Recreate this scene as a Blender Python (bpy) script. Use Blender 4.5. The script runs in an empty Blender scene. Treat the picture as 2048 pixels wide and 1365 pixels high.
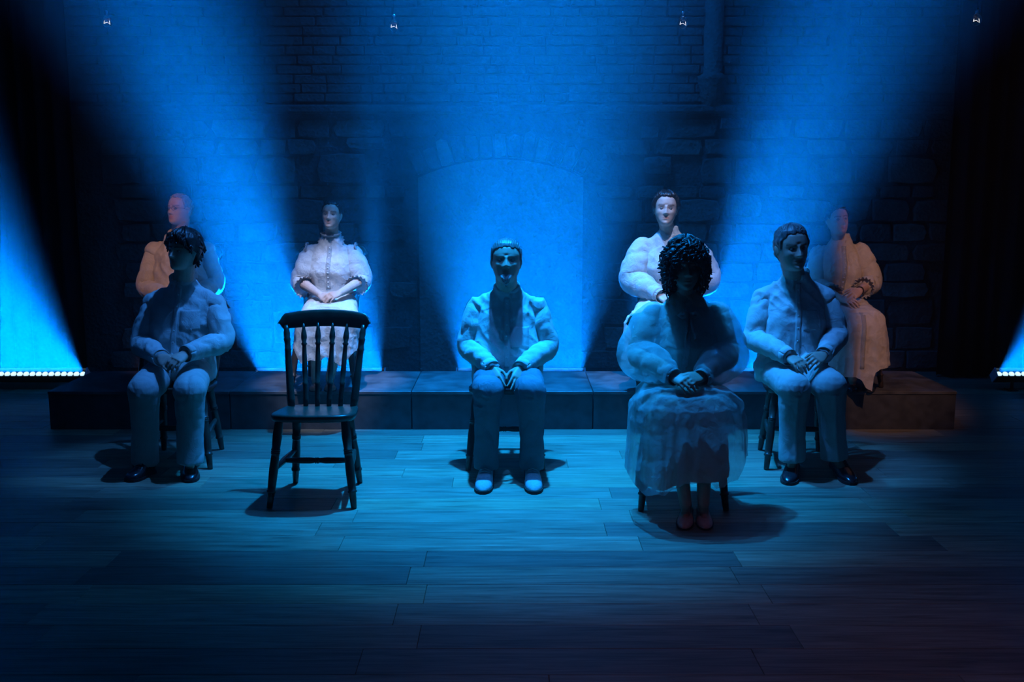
import bpy, bmesh, math, random
import numpy as np
from mathutils import Vector, Matrix, noise as mnoise
from mathutils.bvhtree import BVHTree

# ------------------------------------------------------------------ camera, world, light, exposure
SC = bpy.context.scene
COL = SC.collection
FPX, CX, CY = 1991.0, 1024.0, 682.5
CAM_H, PITCH = 1.60, math.radians(8.77)
cam_d = bpy.data.cameras.new('camera')
cam_d.sensor_width = 36.0
cam_d.lens = FPX / 2048.0 * 36.0
cam_d.clip_start, cam_d.clip_end = 0.05, 60
cam = bpy.data.objects.new('camera', cam_d)
cam.location = (0, 0, CAM_H)
cam.rotation_euler = (math.radians(90) - PITCH, 0, 0)
COL.objects.link(cam)
SC.camera = cam

world = bpy.data.worlds.new('stage_air')
SC.world = world
world.use_nodes = True
wn = world.node_tree
wn.nodes.clear()
w_out = wn.nodes.new('ShaderNodeOutputWorld')
w_bg = wn.nodes.new('ShaderNodeBackground')
w_bg.inputs[0].default_value = (0, 0, 0, 1)
w_vol = wn.nodes.new('ShaderNodeVolumeScatter')      # theatrical haze filling the stage
w_vol.inputs['Color'].default_value = (1, 1, 1, 1)
w_vol.inputs['Density'].default_value = 0.016
w_vol.inputs['Anisotropy'].default_value = 0.6
wn.links.new(w_bg.outputs[0], w_out.inputs['Surface'])
wn.links.new(w_vol.outputs[0], w_out.inputs['Volume'])

SC.view_settings.view_transform = 'Standard'
SC.view_settings.look = 'None'
SC.view_settings.exposure = 0.0
SC.view_settings.gamma = 1.0
SC.view_settings.use_curve_mapping = False
SC.cycles.use_denoising = True
SC.cycles.use_adaptive_sampling = True
SC.cycles.adaptive_threshold = 0.06
SC.cycles.max_bounces = 5
SC.cycles.diffuse_bounces = 2
SC.cycles.glossy_bounces = 2
SC.cycles.transparent_max_bounces = 10
SC.cycles.volume_bounces = 0
SC.cycles.sample_clamp_indirect = 4.0

def spot(name, loc, target, energy, color, size_deg, blend, radius=0.06):
    d = bpy.data.lights.new(name, 'SPOT')
    d.energy, d.color = energy, color
    d.spot_size, d.spot_blend, d.shadow_soft_size = math.radians(size_deg), blend, radius
    o = bpy.data.objects.new(name, d)
    o.location = loc
    o.rotation_euler = (Vector(target) - Vector(loc)).to_track_quat('-Z', 'Y').to_euler()
    COL.objects.link(o)
    return o

def shutter(lamp, side, edge, soft=0.006):
    """framing shutter of a profile lamp: cuts one side of the beam off at a tangent 'edge' from its axis"""
    d = lamp.data
    d.use_nodes = True
    nt = d.node_tree
    em = next(n for n in nt.nodes if n.type == 'EMISSION')
    tc = nt.nodes.new('ShaderNodeTexCoord'); sx = nt.nodes.new('ShaderNodeSeparateXYZ')
    dv = nt.nodes.new('ShaderNodeMath'); dv.operation = 'DIVIDE'
    mr = nt.nodes.new('ShaderNodeMapRange')
    nt.links.new(tc.outputs['Normal'], sx.inputs[0])
    nt.links.new(sx.outputs['X'], dv.inputs[0]); nt.links.new(sx.outputs['Z'], dv.inputs[1])
    ng = nt.nodes.new('ShaderNodeMath'); ng.operation = 'MULTIPLY'; ng.inputs[1].default_value = -1.0
    nt.links.new(dv.outputs[0], ng.inputs[0]); nt.links.new(ng.outputs[0], mr.inputs[0])
    mr.inputs[1].default_value, mr.inputs[2].default_value = edge - soft, edge + soft
    mr.inputs[3].default_value, mr.inputs[4].default_value = (0.0, 1.0) if side > 0 else (1.0, 0.0)
    nt.links.new(mr.outputs[0], em.inputs['Strength'])

BLUE = (0.0, 0.20, 1.0)
CYAN = (0.003, 0.29, 1.0)
PALE = (0.035, 0.26, 1.0)
LILAC = (0.50, 0.62, 1.0)
WARM = (1.0, 0.52, 0.36)
# overhead rig: cyan top light over the seated front row, warm front-of-house lamps, and added fill spots
spot('top_lamp', (0.0, 6.25, 5.2), (0.02, 5.80, 0.0), 5700, CYAN, 48, 1.0, 0.07)
spot('top_lamp_front', (0.05, 5.38, 5.2), (0.0, 5.95, 0.8), 430, PALE, 66, 1.0, 0.05)
spot('added_fill_young_man', (-0.5, 5.35, 5.2), (-1.9, 5.6, 0.75), 900, PALE, 17, 0.9, 0.05)  # added fill, brightens the young man's shirt
spot('added_fill_older_man', (0.35, 5.35, 5.2), (1.6, 5.6, 0.75), 900, PALE, 17, 0.9, 0.05)  # added fill, brightens the older man's shirt
spot('added_blue_fill', (0.2, 5.7, 5.4), (0.2, 4.7, 0.0), 110, BLUE, 64, 1.0, 0.3)  # added soft fill in place of blue ambient light scattered by the haze
spot('added_wall_fill', (0.1, 7.2, 5.6), (0.1, 8.6, 1.5), 560, BLUE, 84, 1.0, 0.3)  # added fill in place of haze glow scattered onto the wall
fl = spot('front_lamp_man', (-1.4, 1.0, 5.2), (-2.28, 6.75, 1.15), 640, WARM, 10, 0.5, 0.05)
shutter(fl, -1, 0.010)
spot('top_lamp_bodice', (-1.0, 4.5, 5.2), (-1.24, 6.65, 0.66), 1900, LILAC, 12, 0.7, 0.05)
spot('top_lamp_sleeves', (0.8, 4.5, 5.2), (1.05, 6.7, 0.9), 1000, LILAC, 14, 0.7, 0.05)
fl = spot('front_lamp_side', (2.2, 1.0, 5.2), (2.42, 6.70, 0.72), 760, WARM, 15, 0.8, 0.05)
shutter(fl, 1, -0.026)
spot('house_spill', (1.0, 1.4, 4.6), (1.0, 2.9, 0.0), 50, (1.0, 0.30, 0.22), 46, 1.0, 0.2)
BATTEN_X = (-3.89, -1.52, 0.07, 1.45, 4.35)
BATTEN_Y, BATTEN_TILT = 7.80, math.radians(43)
for bx, watts in zip(BATTEN_X, (640, 330, 250, 270, 480)):
    d = bpy.data.lights.new('batten_beam', 'AREA')
    d.shape, d.size, d.size_y = 'RECTANGLE', 0.98, 0.04
    d.energy, d.color, d.spread = watts, BLUE, math.radians(22)
    o = bpy.data.objects.new('batten_beam', d)
    dirv = Vector((0, -math.cos(BATTEN_TILT), math.sin(BATTEN_TILT)))
    o.location = Vector((bx, BATTEN_Y, 0.12)) + dirv * 0.06
    o.rotation_euler = dirv.to_track_quat('-Z', 'Y').to_euler()
    COL.objects.link(o)

# ------------------------------------------------------------------ helpers
cp, sp = math.cos(PITCH), math.sin(PITCH)
def ray(px, py):
    u, v = (px - CX) / FPX, (py - CY) / FPX
    return np.array([u, cp - v * sp, -sp - v * cp])      # per unit of optical depth
def J(px, py, Y):
    r = ray(px, py)
    return np.array([0, 0, CAM_H]) + r * (Y / r[1])
def G(px, py, z=0.0):
    r = ray(px, py)
    return np.array([0, 0, CAM_H]) + r * ((z - CAM_H) / r[2])

rng = np.random.default_rng(7)
R = random.Random(11)

def _hash(ix, iy, iz):
    n = (ix * 374761393 + iy * 668265263 + iz * 1274126177) & 0xFFFFFFFF
    n = ((n ^ (n >> 13)) * 1103515245) & 0xFFFFFFFF
    return ((n ^ (n >> 16)) & 0xFFFF) / 32767.5 - 1.0
def vnoise(p):
    """smooth value noise in [-1,1] at points p (n,3)"""
    p = np.asarray(p, float)
    i = np.floor(p).astype(np.int64)
    f = p - i
    f = f * f * f * (f * (f * 6 - 15) + 10)
    r = 0
    for dx in (0, 1):
        for dy in (0, 1):
            for dz in (0, 1):
                w = (f[:, 0] if dx else 1 - f[:, 0]) * (f[:, 1] if dy else 1 - f[:, 1]) * (f[:, 2] if dz else 1 - f[:, 2])
                r = r + w * _hash(i[:, 0] + dx, i[:, 1] + dy, i[:, 2] + dz)
    return r

def nrm(v):
    v = np.asarray(v, float)
    return v / max(np.linalg.norm(v), 1e-9)

class MB:
    """collects vertices and faces for one mesh object"""
    def __init__(s): s.v, s.f, s.n = [], [], 0
    def add(s, v, f):
        v = np.asarray(v, float).reshape(-1, 3)
        s.v.append(v); s.f += [tuple(i + s.n for i in q) for q in f]; s.n += len(v)
        return s
    def verts(s): return np.concatenate(s.v) if s.v else np.zeros((0, 3))
    def loft(s, rings, cap=True):
        rings = [np.asarray(r, float) for r in rings]
        n, m = len(rings[0]), len(rings)
        f = [(i * n + j, i * n + (j + 1) % n, (i + 1) * n + (j + 1) % n, (i + 1) * n + j) for i in range(m - 1) for j in range(n)]
        v = np.concatenate(rings)
        if cap:
            f += [tuple(range(n - 1, -1, -1)), tuple((m - 1) * n + j for j in range(n))]
        return s.add(v, f)
    def tube(s, pts, rad, n=14, cap=True, up=None):
        """tube along pts, rad: scalar or (a,b) per point; a lies along 'up' x tangent"""
        pts = np.asarray(pts, float)
        m = len(pts)
        rad = [rad] * m if np.isscalar(rad) else list(rad)
        a = np.linspace(0, 2 * math.pi, n, endpoint=False)
        rings = []
        side = None
        for i in range(m):
            t = nrm(pts[min(i + 1, m - 1)] - pts[max(i - 1, 0)])
            if side is None:
                u = np.array(up if up is not None else ((0, 0, 1) if abs(t[2]) < 0.9 else (0, 1, 0)), float)
                side = nrm(np.cross(u, t))
            side = nrm(side - t * side.dot(t))
            bi = np.cross(t, side)
            ra, rb = rad[i] if not np.isscalar(rad[i]) else (rad[i], rad[i])
            rings.append(pts[i] + np.outer(np.cos(a) * ra, side) + np.outer(np.sin(a) * rb, bi))
        return s.loft(rings, cap)
    def capsule(s, a, b, ra, rb, n=12):
        a, b = np.asarray(a, float), np.asarray(b, float)
        t = nrm(b - a)
        pts, rad = [], []
        for k in (-0.98, -0.8, -0.45, 0): pts.append(a + t * ra * k); rad.append(ra * math.sqrt(max(1 - k * k, 0.02)))
        for k in (0, 0.45, 0.8, 0.98): pts.append(b + t * rb * k); rad.append(rb * math.sqrt(max(1 - k * k, 0.02)))
        return s.tube(pts, rad, n)
    def ball(s, c, r, n=14, m=9, mat=None):
        c = np.asarray(c, float); r = np.array([r] * 3 if np.isscalar(r) else r, float)
        th = np.linspace(0.06, math.pi - 0.06, m); a = np.linspace(0, 2 * math.pi, n, endpoint=False)
        rings = []
        for t in th:
            p = np.stack([np.cos(a) * math.sin(t), np.sin(a) * math.sin(t), np.full(n, math.cos(t))], 1) * r
            if mat is not None: p = p @ np.asarray(mat).T
            rings.append(c + p)
        return s.loft(rings)
    def box(s, lo, hi, bev=0.0):
        lo, hi = np.asarray(lo, float), np.asarray(hi, float)
        if bev <= 0:
            v = [(x, y, z) for x in (lo[0], hi[0]) for y in (lo[1], hi[1]) for z in (lo[2], hi[2])]
            return s.add(v, [(0, 1, 3, 2), (4, 6, 7, 5), (0, 4, 5, 1), (2, 3, 7, 6), (0, 2, 6, 4), (1, 5, 7, 3)])
        b = bev
        rings = []
        for z, k in ((lo[2], b), (lo[2] + b, 0), (hi[2] - b, 0), (hi[2], b)):
            x0, x1, y0, y1 = lo[0] + k, hi[0] - k, lo[1] + k, hi[1] - k
            rings.append([(x0 + b, y0, z), (x1 - b, y0, z), (x1, y0 + b, z), (x1, y1 - b, z), (x1 - b, y1, z), (x0 + b, y1, z), (x0, y1 - b, z), (x0, y0 + b, z)])
        return s.loft(rings)
    def mesh(s, name, origin=(0, 0, 0)):
        me = bpy.data.meshes.new(name)
        me.from_pydata((s.verts() - np.asarray(origin, float)).tolist(), [], s.f)
        me.update()
        return me
    def build(s, name, mat, parent=None, smooth=True, loc=(0, 0, 0)):
        """vertices are in world metres; the object sits at its parent's origin"""
        org = np.array(parent['_org']) if parent is not None and '_org' in parent else np.zeros(3)
        me = s.mesh(name, org + np.asarray(loc, float))
        return link(name, me, mat, parent, smooth, loc)

def fix_normals(me):
    bm = bmesh.new(); bm.from_mesh(me)
    bmesh.ops.recalc_face_normals(bm, faces=bm.faces)
    bm.to_mesh(me); bm.free()

def link(name, me, mat, parent=None, smooth=True, loc=(0, 0, 0)):
    fix_normals(me)
    if mat is not None: me.materials.append(mat)
    if smooth: me.polygons.foreach_set('use_smooth', [True] * len(me.polygons))
    o = bpy.data.objects.new(name, me)
    COL.objects.link(o)
    o.parent = parent
    o.location = loc
    if parent is not None and '_org' in parent: o['_org'] = list(np.array(parent['_org']) + np.asarray(loc, float))
    return o

def tag(o, label=None, cat=None, group=None, kind=None):
    for k, v in (('label', label), ('category', cat), ('group', group), ('kind', kind)):
        if v: o[k] = v
    return o

def thing(name, label, cat, loc, group=None, rz=0.0):
    o = bpy.data.objects.new(name, None)
    o.empty_display_size = 0.1
    COL.objects.link(o)
    o.location = tuple(float(c) for c in loc)
    o.rotation_euler = (0, 0, rz)
    o['_org'] = [float(c) for c in loc]
    return tag(o, label, cat, group)

def copy_tree(o, parent=None):
    c = o.copy(); COL.objects.link(c); c.parent = parent
    for ch in o.children: copy_tree(ch, c)
    return c

def voxel(mb, size, smooth=4, factor=0.5, decim=None):
    """one continuous surface out of overlapping closed pieces: (verts, mesh)"""
    me = mb.mesh('tmp'); fix_normals(me)
    o = bpy.data.objects.new('tmp', me); COL.objects.link(o)
    m = o.modifiers.new('r', 'REMESH'); m.mode = 'VOXEL'; m.voxel_size = size
    if smooth:
        s_ = o.modifiers.new('s', 'SMOOTH'); s_.iterations = smooth; s_.factor = factor
    if decim:
        d_ = o.modifiers.new('d', 'DECIMATE'); d_.ratio = decim
    dg = bpy.context.evaluated_depsgraph_get()
    out = bpy.data.meshes.new_from_object(o.evaluated_get(dg))
    bpy.data.objects.remove(o); bpy.data.meshes.remove(me)
    out.materials.clear()
    return out

def get_v(me):
    a = np.empty(len(me.vertices) * 3); me.vertices.foreach_get('co', a); return a.reshape(-1, 3)
def get_n(me):
    a = np.empty(len(me.vertices) * 3); me.vertex_normals.foreach_get('vector', a); return a.reshape(-1, 3)
def set_v(me, v):
    me.vertices.foreach_set('co', np.ascontiguousarray(v, dtype=np.float32).ravel()); me.update()

def resample(pts, vals, n):
    """Catmull-Rom through pts (and per-point values)"""
    P = np.array([np.concatenate([np.atleast_1d(p), np.atleast_1d(v)]) for p, v in zip(pts, vals)], float)
    m = len(P); out = []
    for t in np.linspace(0, m - 1, n):
        i = min(int(t), m - 2); f = t - i
        p0, p1, p2, p3 = P[max(i - 1, 0)], P[i], P[i + 1], P[min(i + 2, m - 1)]
        out.append(0.5 * ((2 * p1) + (-p0 + p2) * f + (2 * p0 - 5 * p1 + 4 * p2 - p3) * f * f + (-p0 + 3 * p1 - 3 * p2 + p3) * f ** 3))
    out = np.array(out)
    return out[:, :3], out[:, 3:]

def seg(V, A, B):
    """parameter along A-B (metres, clamped), distance to the axis, angle about the axis"""
    A, B = np.asarray(A, float), np.asarray(B, float)
    d = B - A; L = np.linalg.norm(d); t = d / L
    s = np.clip((V - A) @ t, 0, L)
    r = V - (A + np.outer(s, t))
    u = nrm(np.cross(t, (0.3, 0.2, 1) if abs(t[2]) < 0.9 else (1, 0.2, 0)))
    w = np.cross(t, u)
    return s, np.linalg.norm(r, axis=1), np.arctan2(r @ w, r @ u)

# ------------------------------------------------------------------ materials
def mat_new(name):
    m = bpy.data.materials.new(name); m.use_nodes = True
    nt = m.node_tree
    return m, nt, nt.nodes['Principled BSDF'], nt.nodes['Material Output']
def N(nt, kind, **kw):
    n = nt.nodes.new(kind)
    for k, v in kw.items():
        if k in n.inputs: n.inputs[k].default_value = v
        else: setattr(n, k, v)
    return n
def ramp(nt, stops, fac):
    r = nt.nodes.new('ShaderNodeValToRGB')
    el = r.color_ramp.elements
    while len(el) < len(stops): el.new(0.5)
    for e, (p, c) in zip(el, stops): e.position, e.color = p, (*c, 1)
    nt.links.new(fac, r.inputs[0]); return r
def bump(nt, bsdf, height, strength, dist=0.01):
    b = N(nt, 'ShaderNodeBump'); b.inputs['Strength'].default_value = strength; b.inputs['Distance'].default_value = dist
    nt.links.new(height, b.inputs['Height']); nt.links.new(b.outputs[0], bsdf.inputs['Normal']); return b

def plain(name, col, rough=0.6, noise_scale=30, var=0.15, bump_s=0.1, spec=0.3, metal=0.0):
    m, nt, b, o = mat_new(name)
    tc = N(nt, 'ShaderNodeTexCoord')
    nz = N(nt, 'ShaderNodeTexNoise'); nz.inputs['Scale'].default_value = noise_scale; nz.inputs['Detail'].default_value = 4
    nt.links.new(tc.outputs['Object'], nz.inputs['Vector'])
    c = np.array(col)
    r = ramp(nt, [(0.3, tuple(c * (1 - var))), (0.7, tuple(np.minimum(c * (1 + var), 1)))], nz.outputs['Fac'])
    nt.links.new(r.outputs[0], b.inputs['Base Color'])
    b.inputs['Roughness'].default_value = rough
    b.inputs['Specular IOR Level'].default_value = spec
    b.inputs['Metallic'].default_value = metal
    if bump_s: bump(nt, b, nz.outputs['Fac'], bump_s, 0.004)
    return m

def cloth(name, col, trans=0.0, clear=0.0, weave=900, wrinkle=0.5, rough=0.9, wscale=16):
    """woven cloth: trans = light passing through the weave, clear = open weave one sees through"""
    m, nt, b, o = mat_new(name)
    tc = N(nt, 'ShaderNodeTexCoord')
    mp = N(nt, 'ShaderNodeMapping'); nt.links.new(tc.outputs['Object'], mp.inputs['Vector'])
    n1 = N(nt, 'ShaderNodeTexNoise'); n1.inputs['Scale'].default_value = wscale; n1.inputs['Detail'].default_value = 5; n1.inputs['Roughness'].default_value = 0.6; n1.inputs['Distortion'].default_value = 1.2
    n2 = N(nt, 'ShaderNodeTexNoise'); n2.inputs['Scale'].default_value = weave; n2.inputs['Detail'].default_value = 2
    for n in (n1, n2): nt.links.new(mp.outputs[0], n.inputs['Vector'])
    c = np.array(col)
    r = ramp(nt, [(0.3, tuple(c * 0.88)), (0.7, tuple(np.minimum(c * 1.06, 1)))], n1.outputs['Fac'])
    nt.links.new(r.outputs[0], b.inputs['Base Color'])
    b.inputs['Roughness'].default_value = rough
    b.inputs['Specular IOR Level'].default_value = 0.15
    mul = N(nt, 'ShaderNodeMath', operation='MULTIPLY_ADD'); mul.inputs[1].default_value = 0.12
    nt.links.new(n2.outputs['Fac'], mul.inputs[0]); nt.links.new(n1.outputs['Fac'], mul.inputs[2])
    bp = bump(nt, b, mul.outputs[0], wrinkle, 0.02)
    last = b.outputs[0]
    if trans > 0:
        t = N(nt, 'ShaderNodeBsdfTranslucent'); nt.links.new(r.outputs[0], t.inputs['Color']); nt.links.new(bp.outputs[0], t.inputs['Normal'])
        mx = N(nt, 'ShaderNodeMixShader'); mx.inputs[0].default_value = trans
        nt.links.new(last, mx.inputs[1]); nt.links.new(t.outputs[0], mx.inputs[2]); last = mx.outputs[0]
    if clear > 0:
        t = N(nt, 'ShaderNodeBsdfTransparent')
        mx = N(nt, 'ShaderNodeMixShader'); mx.inputs[0].default_value = clear
        nt.links.new(last, mx.inputs[1]); nt.links.new(t.outputs[0], mx.inputs[2]); last = mx.outputs[0]
    nt.links.new(last, o.inputs['Surface'])
    return m

def hair_mat(name, col, rough=0.4):
    m, nt, b, o = mat_new(name)
    tc = N(nt, 'ShaderNodeTexCoord')
    mp = N(nt, 'ShaderNodeMapping'); mp.inputs['Scale'].default_value = (260, 40, 40)
    nz = N(nt, 'ShaderNodeTexNoise'); nz.inputs['Scale'].default_value = 1; nz.inputs['Detail'].default_value = 3
    nt.links.new(tc.outputs['Object'], mp.inputs['Vector']); nt.links.new(mp.outputs[0], nz.inputs['Vector'])
    c = np.array(col)
    r = ramp(nt, [(0.25, tuple(c * 0.45)), (0.75, tuple(np.minimum(c * 1.5, 1)))], nz.outputs['Fac'])
    nt.links.new(r.outputs[0], b.inputs['Base Color'])
    b.inputs['Roughness'].default_value = rough
    bump(nt, b, nz.outputs['Fac'], 0.5, 0.004)
    return m

def skin_mat(name, col):
    m, nt, b, o = mat_new(name)
    tc = N(nt, 'ShaderNodeTexCoord')
    nz = N(nt, 'ShaderNodeTexNoise'); nz.inputs['Scale'].default_value = 45; nz.inputs['Detail'].default_value = 4
    nt.links.new(tc.outputs['Object'], nz.inputs['Vector'])
    c = np.array(col)
    r = ramp(nt, [(0.3, tuple(c * 0.9)), (0.7, tuple(c * 1.08))], nz.outputs['Fac'])
    at = N(nt, 'ShaderNodeAttribute', attribute_name='tint')
    mx = N(nt, 'ShaderNodeMix', data_type='RGBA', blend_type='MULTIPLY'); mx.inputs[0].default_value = 1
    nt.links.new(r.outputs[0], mx.inputs[6]); nt.links.new(at.outputs['Color'], mx.inputs[7])
    nt.links.new(mx.outputs[2], b.inputs['Base Color'])
    b.inputs['Roughness'].default_value = 0.5
    b.inputs['Specular IOR Level'].default_value = 0.35
    bump(nt, b, nz.outputs['Fac'], 0.12, 0.003)
    return m

def plank_mat():
    m, nt, b, o = mat_new('oak_laminate')
    tc = N(nt, 'ShaderNodeTexCoord'); oi = N(nt, 'ShaderNodeObjectInfo')
    add = N(nt, 'ShaderNodeVectorMath', operation='ADD'); sc = N(nt, 'ShaderNodeVectorMath', operation='SCALE'); sc.inputs[3].default_value = 3.0
    nt.links.new(oi.outputs['Location'], sc.inputs[0]); nt.links.new(tc.outputs['Object'], add.inputs[0]); nt.links.new(sc.outputs[0], add.inputs[1])
    mp = N(nt, 'ShaderNodeMapping'); mp.inputs['Scale'].default_value = (1.6, 26, 8); nt.links.new(add.outputs[0], mp.inputs['Vector'])
    n1 = N(nt, 'ShaderNodeTexNoise'); n1.inputs['Scale'].default_value = 1.6; n1.inputs['Detail'].default_value = 7; n1.inputs['Roughness'].default_value = 0.62; n1.inputs['Distortion'].default_value = 0.7
    nt.links.new(mp.outputs[0], n1.inputs['Vector'])
    mp2 = N(nt, 'ShaderNodeMapping'); mp2.inputs['Scale'].default_value = (3.2, 150, 8); nt.links.new(add.outputs[0], mp2.inputs['Vector'])
    n2 = N(nt, 'ShaderNodeTexNoise'); n2.inputs['Scale'].default_value = 1.5; n2.inputs['Detail'].default_value = 3; nt.links.new(mp2.outputs[0], n2.inputs['Vector'])
    r = ramp(nt, [(0.28, (0.10, 0.087, 0.058)), (0.5, (0.27, 0.24, 0.165)), (0.75, (0.42, 0.38, 0.272))], n1.outputs['Fac'])
    r2 = ramp(nt, [(0.3, (0.62, 0.62, 0.62)), (0.65, (1, 1, 1))], n2.outputs['Fac'])
    mx = N(nt, 'ShaderNodeMix', data_type='RGBA', blend_type='MULTIPLY'); mx.inputs[0].default_value = 1
    nt.links.new(r.outputs[0], mx.inputs[6]); nt.links.new(r2.outputs[0], mx.inputs[7])
    rr = ramp(nt, [(0.0, (0.52, 0.54, 0.60)), (0.3, (0.80, 0.80, 0.80)), (0.7, (1.05, 1.05, 1.05)), (1.0, (1.32, 1.2, 1.02))], oi.outputs['Random'])
    mx2 = N(nt, 'ShaderNodeMix', data_type='RGBA', blend_type='MULTIPLY'); mx2.inputs[0].default_value = 1
    nt.links.new(mx.outputs[2], mx2.inputs[6]); nt.links.new(rr.outputs[0], mx2.inputs[7])
    nt.links.new(mx2.outputs[2], b.inputs['Base Color'])
    rg = N(nt, 'ShaderNodeMapRange'); rg.inputs[3].default_value = 0.42; rg.inputs[4].default_value = 0.6
    nt.links.new(n1.outputs['Fac'], rg.inputs[0]); nt.links.new(rg.outputs[0], b.inputs['Roughness'])
    b.inputs['Specular IOR Level'].default_value = 0.4
    bump(nt, b, n2.outputs['Fac'], 0.25, 0.002)
    return m

def stone_mat(name, lo, hi):
    m, nt, b, o = mat_new(name)
    tc = N(nt, 'ShaderNodeTexCoord'); oi = N(nt, 'ShaderNodeObjectInfo'); ge = N(nt, 'ShaderNodeNewGeometry')
    n1 = N(nt, 'ShaderNodeTexNoise'); n1.inputs['Scale'].default_value = 9; n1.inputs['Detail'].default_value = 8; n1.inputs['Roughness'].default_value = 0.65
    n2 = N(nt, 'ShaderNodeTexVoronoi'); n2.inputs['Scale'].default_value = 34
    for n in (n1, n2): nt.links.new(ge.outputs['Position'], n.inputs['Vector'])
    r = ramp(nt, [(0.25, lo), (0.75, hi)], n1.outputs['Fac'])
    rr = ramp(nt, [(0.0, (0.72, 0.72, 0.74)), (0.6, (0.95, 0.95, 0.95)), (1.0, (1.4, 1.37, 1.3))], oi.outputs['Random'])
    mx = N(nt, 'ShaderNodeMix', data_type='RGBA', blend_type='MULTIPLY'); mx.inputs[0].default_value = 1
    nt.links.new(r.outputs[0], mx.inputs[6]); nt.links.new(rr.outputs[0], mx.inputs[7])
    nt.links.new(mx.outputs[2], b.inputs['Base Color'])
    b.inputs['Roughness'].default_value = 0.9
    ad = N(nt, 'ShaderNodeMath', operation='MULTIPLY_ADD'); ad.inputs[1].default_value = 0.35
    nt.links.new(n2.outputs['Distance'], ad.inputs[0]); nt.links.new(n1.outputs['Fac'], ad.inputs[2])
    bump(nt, b, ad.outputs[0], 0.7, 0.03)
    return m

def emit_mat(name, col, strength):
    m, nt, b, o = mat_new(name)
    b.inputs['Base Color'].default_value = (0.8, 0.9, 1, 1)
    tc = N(nt, 'ShaderNodeTexCoord'); gr = N(nt, 'ShaderNodeTexGradient', gradient_type='SPHERICAL')
    mp = N(nt, 'ShaderNodeMapping'); mp.inputs['Scale'].default_value = (36, 36, 36)
    nt.links.new(tc.outputs['Object'], mp.inputs['Vector']); nt.links.new(mp.outputs[0], gr.inputs['Vector'])
    r = ramp(nt, [(0.0, tuple(np.array(col) * 0.35)), (0.5, col)], gr.outputs['Fac'])
    nt.links.new(r.outputs[0], b.inputs['Emission Color']); b.inputs['Emission Strength'].default_value = strength
    return m

M = {}
M['plank'] = plank_mat()
M['subfloor'] = plain('subfloor', (0.03, 0.026, 0.02), 0.8)
M['stone'] = stone_mat('rubble_stone', (0.08, 0.073, 0.066), (0.17, 0.158, 0.142))
M['mortar'] = stone_mat('lime_mortar', (0.085, 0.08, 0.072), (0.135, 0.126, 0.115))
M['render'] = stone_mat('lime_render', (0.12, 0.115, 0.107), (0.175, 0.168, 0.155))
M['deck'] = plain('black_stage_paint', (0.055, 0.057, 0.062), 0.55, 14, 0.4, 0.15, 0.4)
M['deck_top'] = plain('scuffed_stage_paint', (0.08, 0.08, 0.083), 0.5, 9, 0.5, 0.15, 0.45)
M['wood'] = plain('dark_stained_wood', (0.05, 0.034, 0.024), 0.33, 18, 0.35, 0.08, 0.5)
M['drape'] = cloth('black_serge', (0.012, 0.012, 0.013), wrinkle=0.2)
M['metal'] = plain('black_aluminium', (0.03, 0.03, 0.034), 0.35, 40, 0.2, 0.03, 0.5, 0.6)
M['led'] = emit_mat('lit_lens', (0.6, 0.9, 1.0), 1.7)
M['rimlens'] = plain('lens_cover', (0.35, 0.42, 0.5), 0.15, 40, 0.1, 0.0, 0.6)
M['shirt'] = cloth('white_linen', (0.56, 0.555, 0.54), wrinkle=0.45)
M['shirt_cream'] = cloth('cream_linen', (0.72, 0.66, 0.57), wrinkle=0.45)
M['trouser'] = cloth('pale_cotton', (0.45, 0.445, 0.43), wrinkle=0.3)
M['denim'] = cloth('washed_denim', (0.16, 0.20, 0.24), wrinkle=0.5, weave=1200)
M['dress'] = cloth('white_muslin', (0.80, 0.77, 0.74), trans=0.35, wrinkle=0.5, wscale=22)
M['dress_cream'] = cloth('cream_muslin', (0.78, 0.68, 0.58), trans=0.3, wrinkle=0.5, wscale=22)
M['under'] = cloth('beige_lining', (0.58, 0.44, 0.34), trans=0.1, wrinkle=0.3)
M['organza'] = cloth('sheer_organza', (0.78, 0.78, 0.78), trans=0.45, clear=0.52, wrinkle=0.6, wscale=26)
M['lace'] = cloth('cotton_lace', (0.82, 0.78, 0.76), trans=0.3, wrinkle=0.9, wscale=120)
M['skin'] = skin_mat('fair_skin', (0.56, 0.36, 0.28))
M['skin_tan'] = skin_mat('warm_skin', (0.46, 0.29, 0.22))
M['hair_dark'] = hair_mat('dark_hair', (0.018, 0.013, 0.011))
M['hair_black'] = hair_mat('black_hair', (0.006, 0.005, 0.005), 0.5)
M['hair_grey'] = hair_mat('grey_hair', (0.11, 0.11, 0.11))
M['hair_fair'] = hair_mat('short_fair_hair', (0.26, 0.20, 0.15), 0.5)
M['beard'] = hair_mat('grey_beard', (0.26, 0.26, 0.26), 0.6)
M['eye'] = plain('eye', (0.16, 0.14, 0.13), 0.1, 20, 0.1, 0.0, 0.5)
M['leather'] = plain('black_leather', (0.012, 0.012, 0.014), 0.25, 60, 0.3, 0.1, 0.6)
M['sole'] = plain('dark_rubber', (0.02, 0.02, 0.02), 0.7)
M['trainer'] = plain('grey_suede', (0.34, 0.35, 0.36), 0.85, 80, 0.15, 0.15)
M['lace_cord'] = plain('white_lace_cord', (0.6, 0.6, 0.6), 0.8)
M['ballet'] = plain('pink_satin', (0.55, 0.34, 0.29), 0.55, 80, 0.1, 0.1, 0.3)
M['tan'] = plain('tan_leather', (0.42, 0.22, 0.15), 0.5, 60, 0.2, 0.1)
M['button'] = plain('shell_button', (0.75, 0.72, 0.68), 0.3, 60, 0.05, 0.0, 0.5)
M['strap'] = plain('dark_strap', (0.02, 0.015, 0.012), 0.5)
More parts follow.
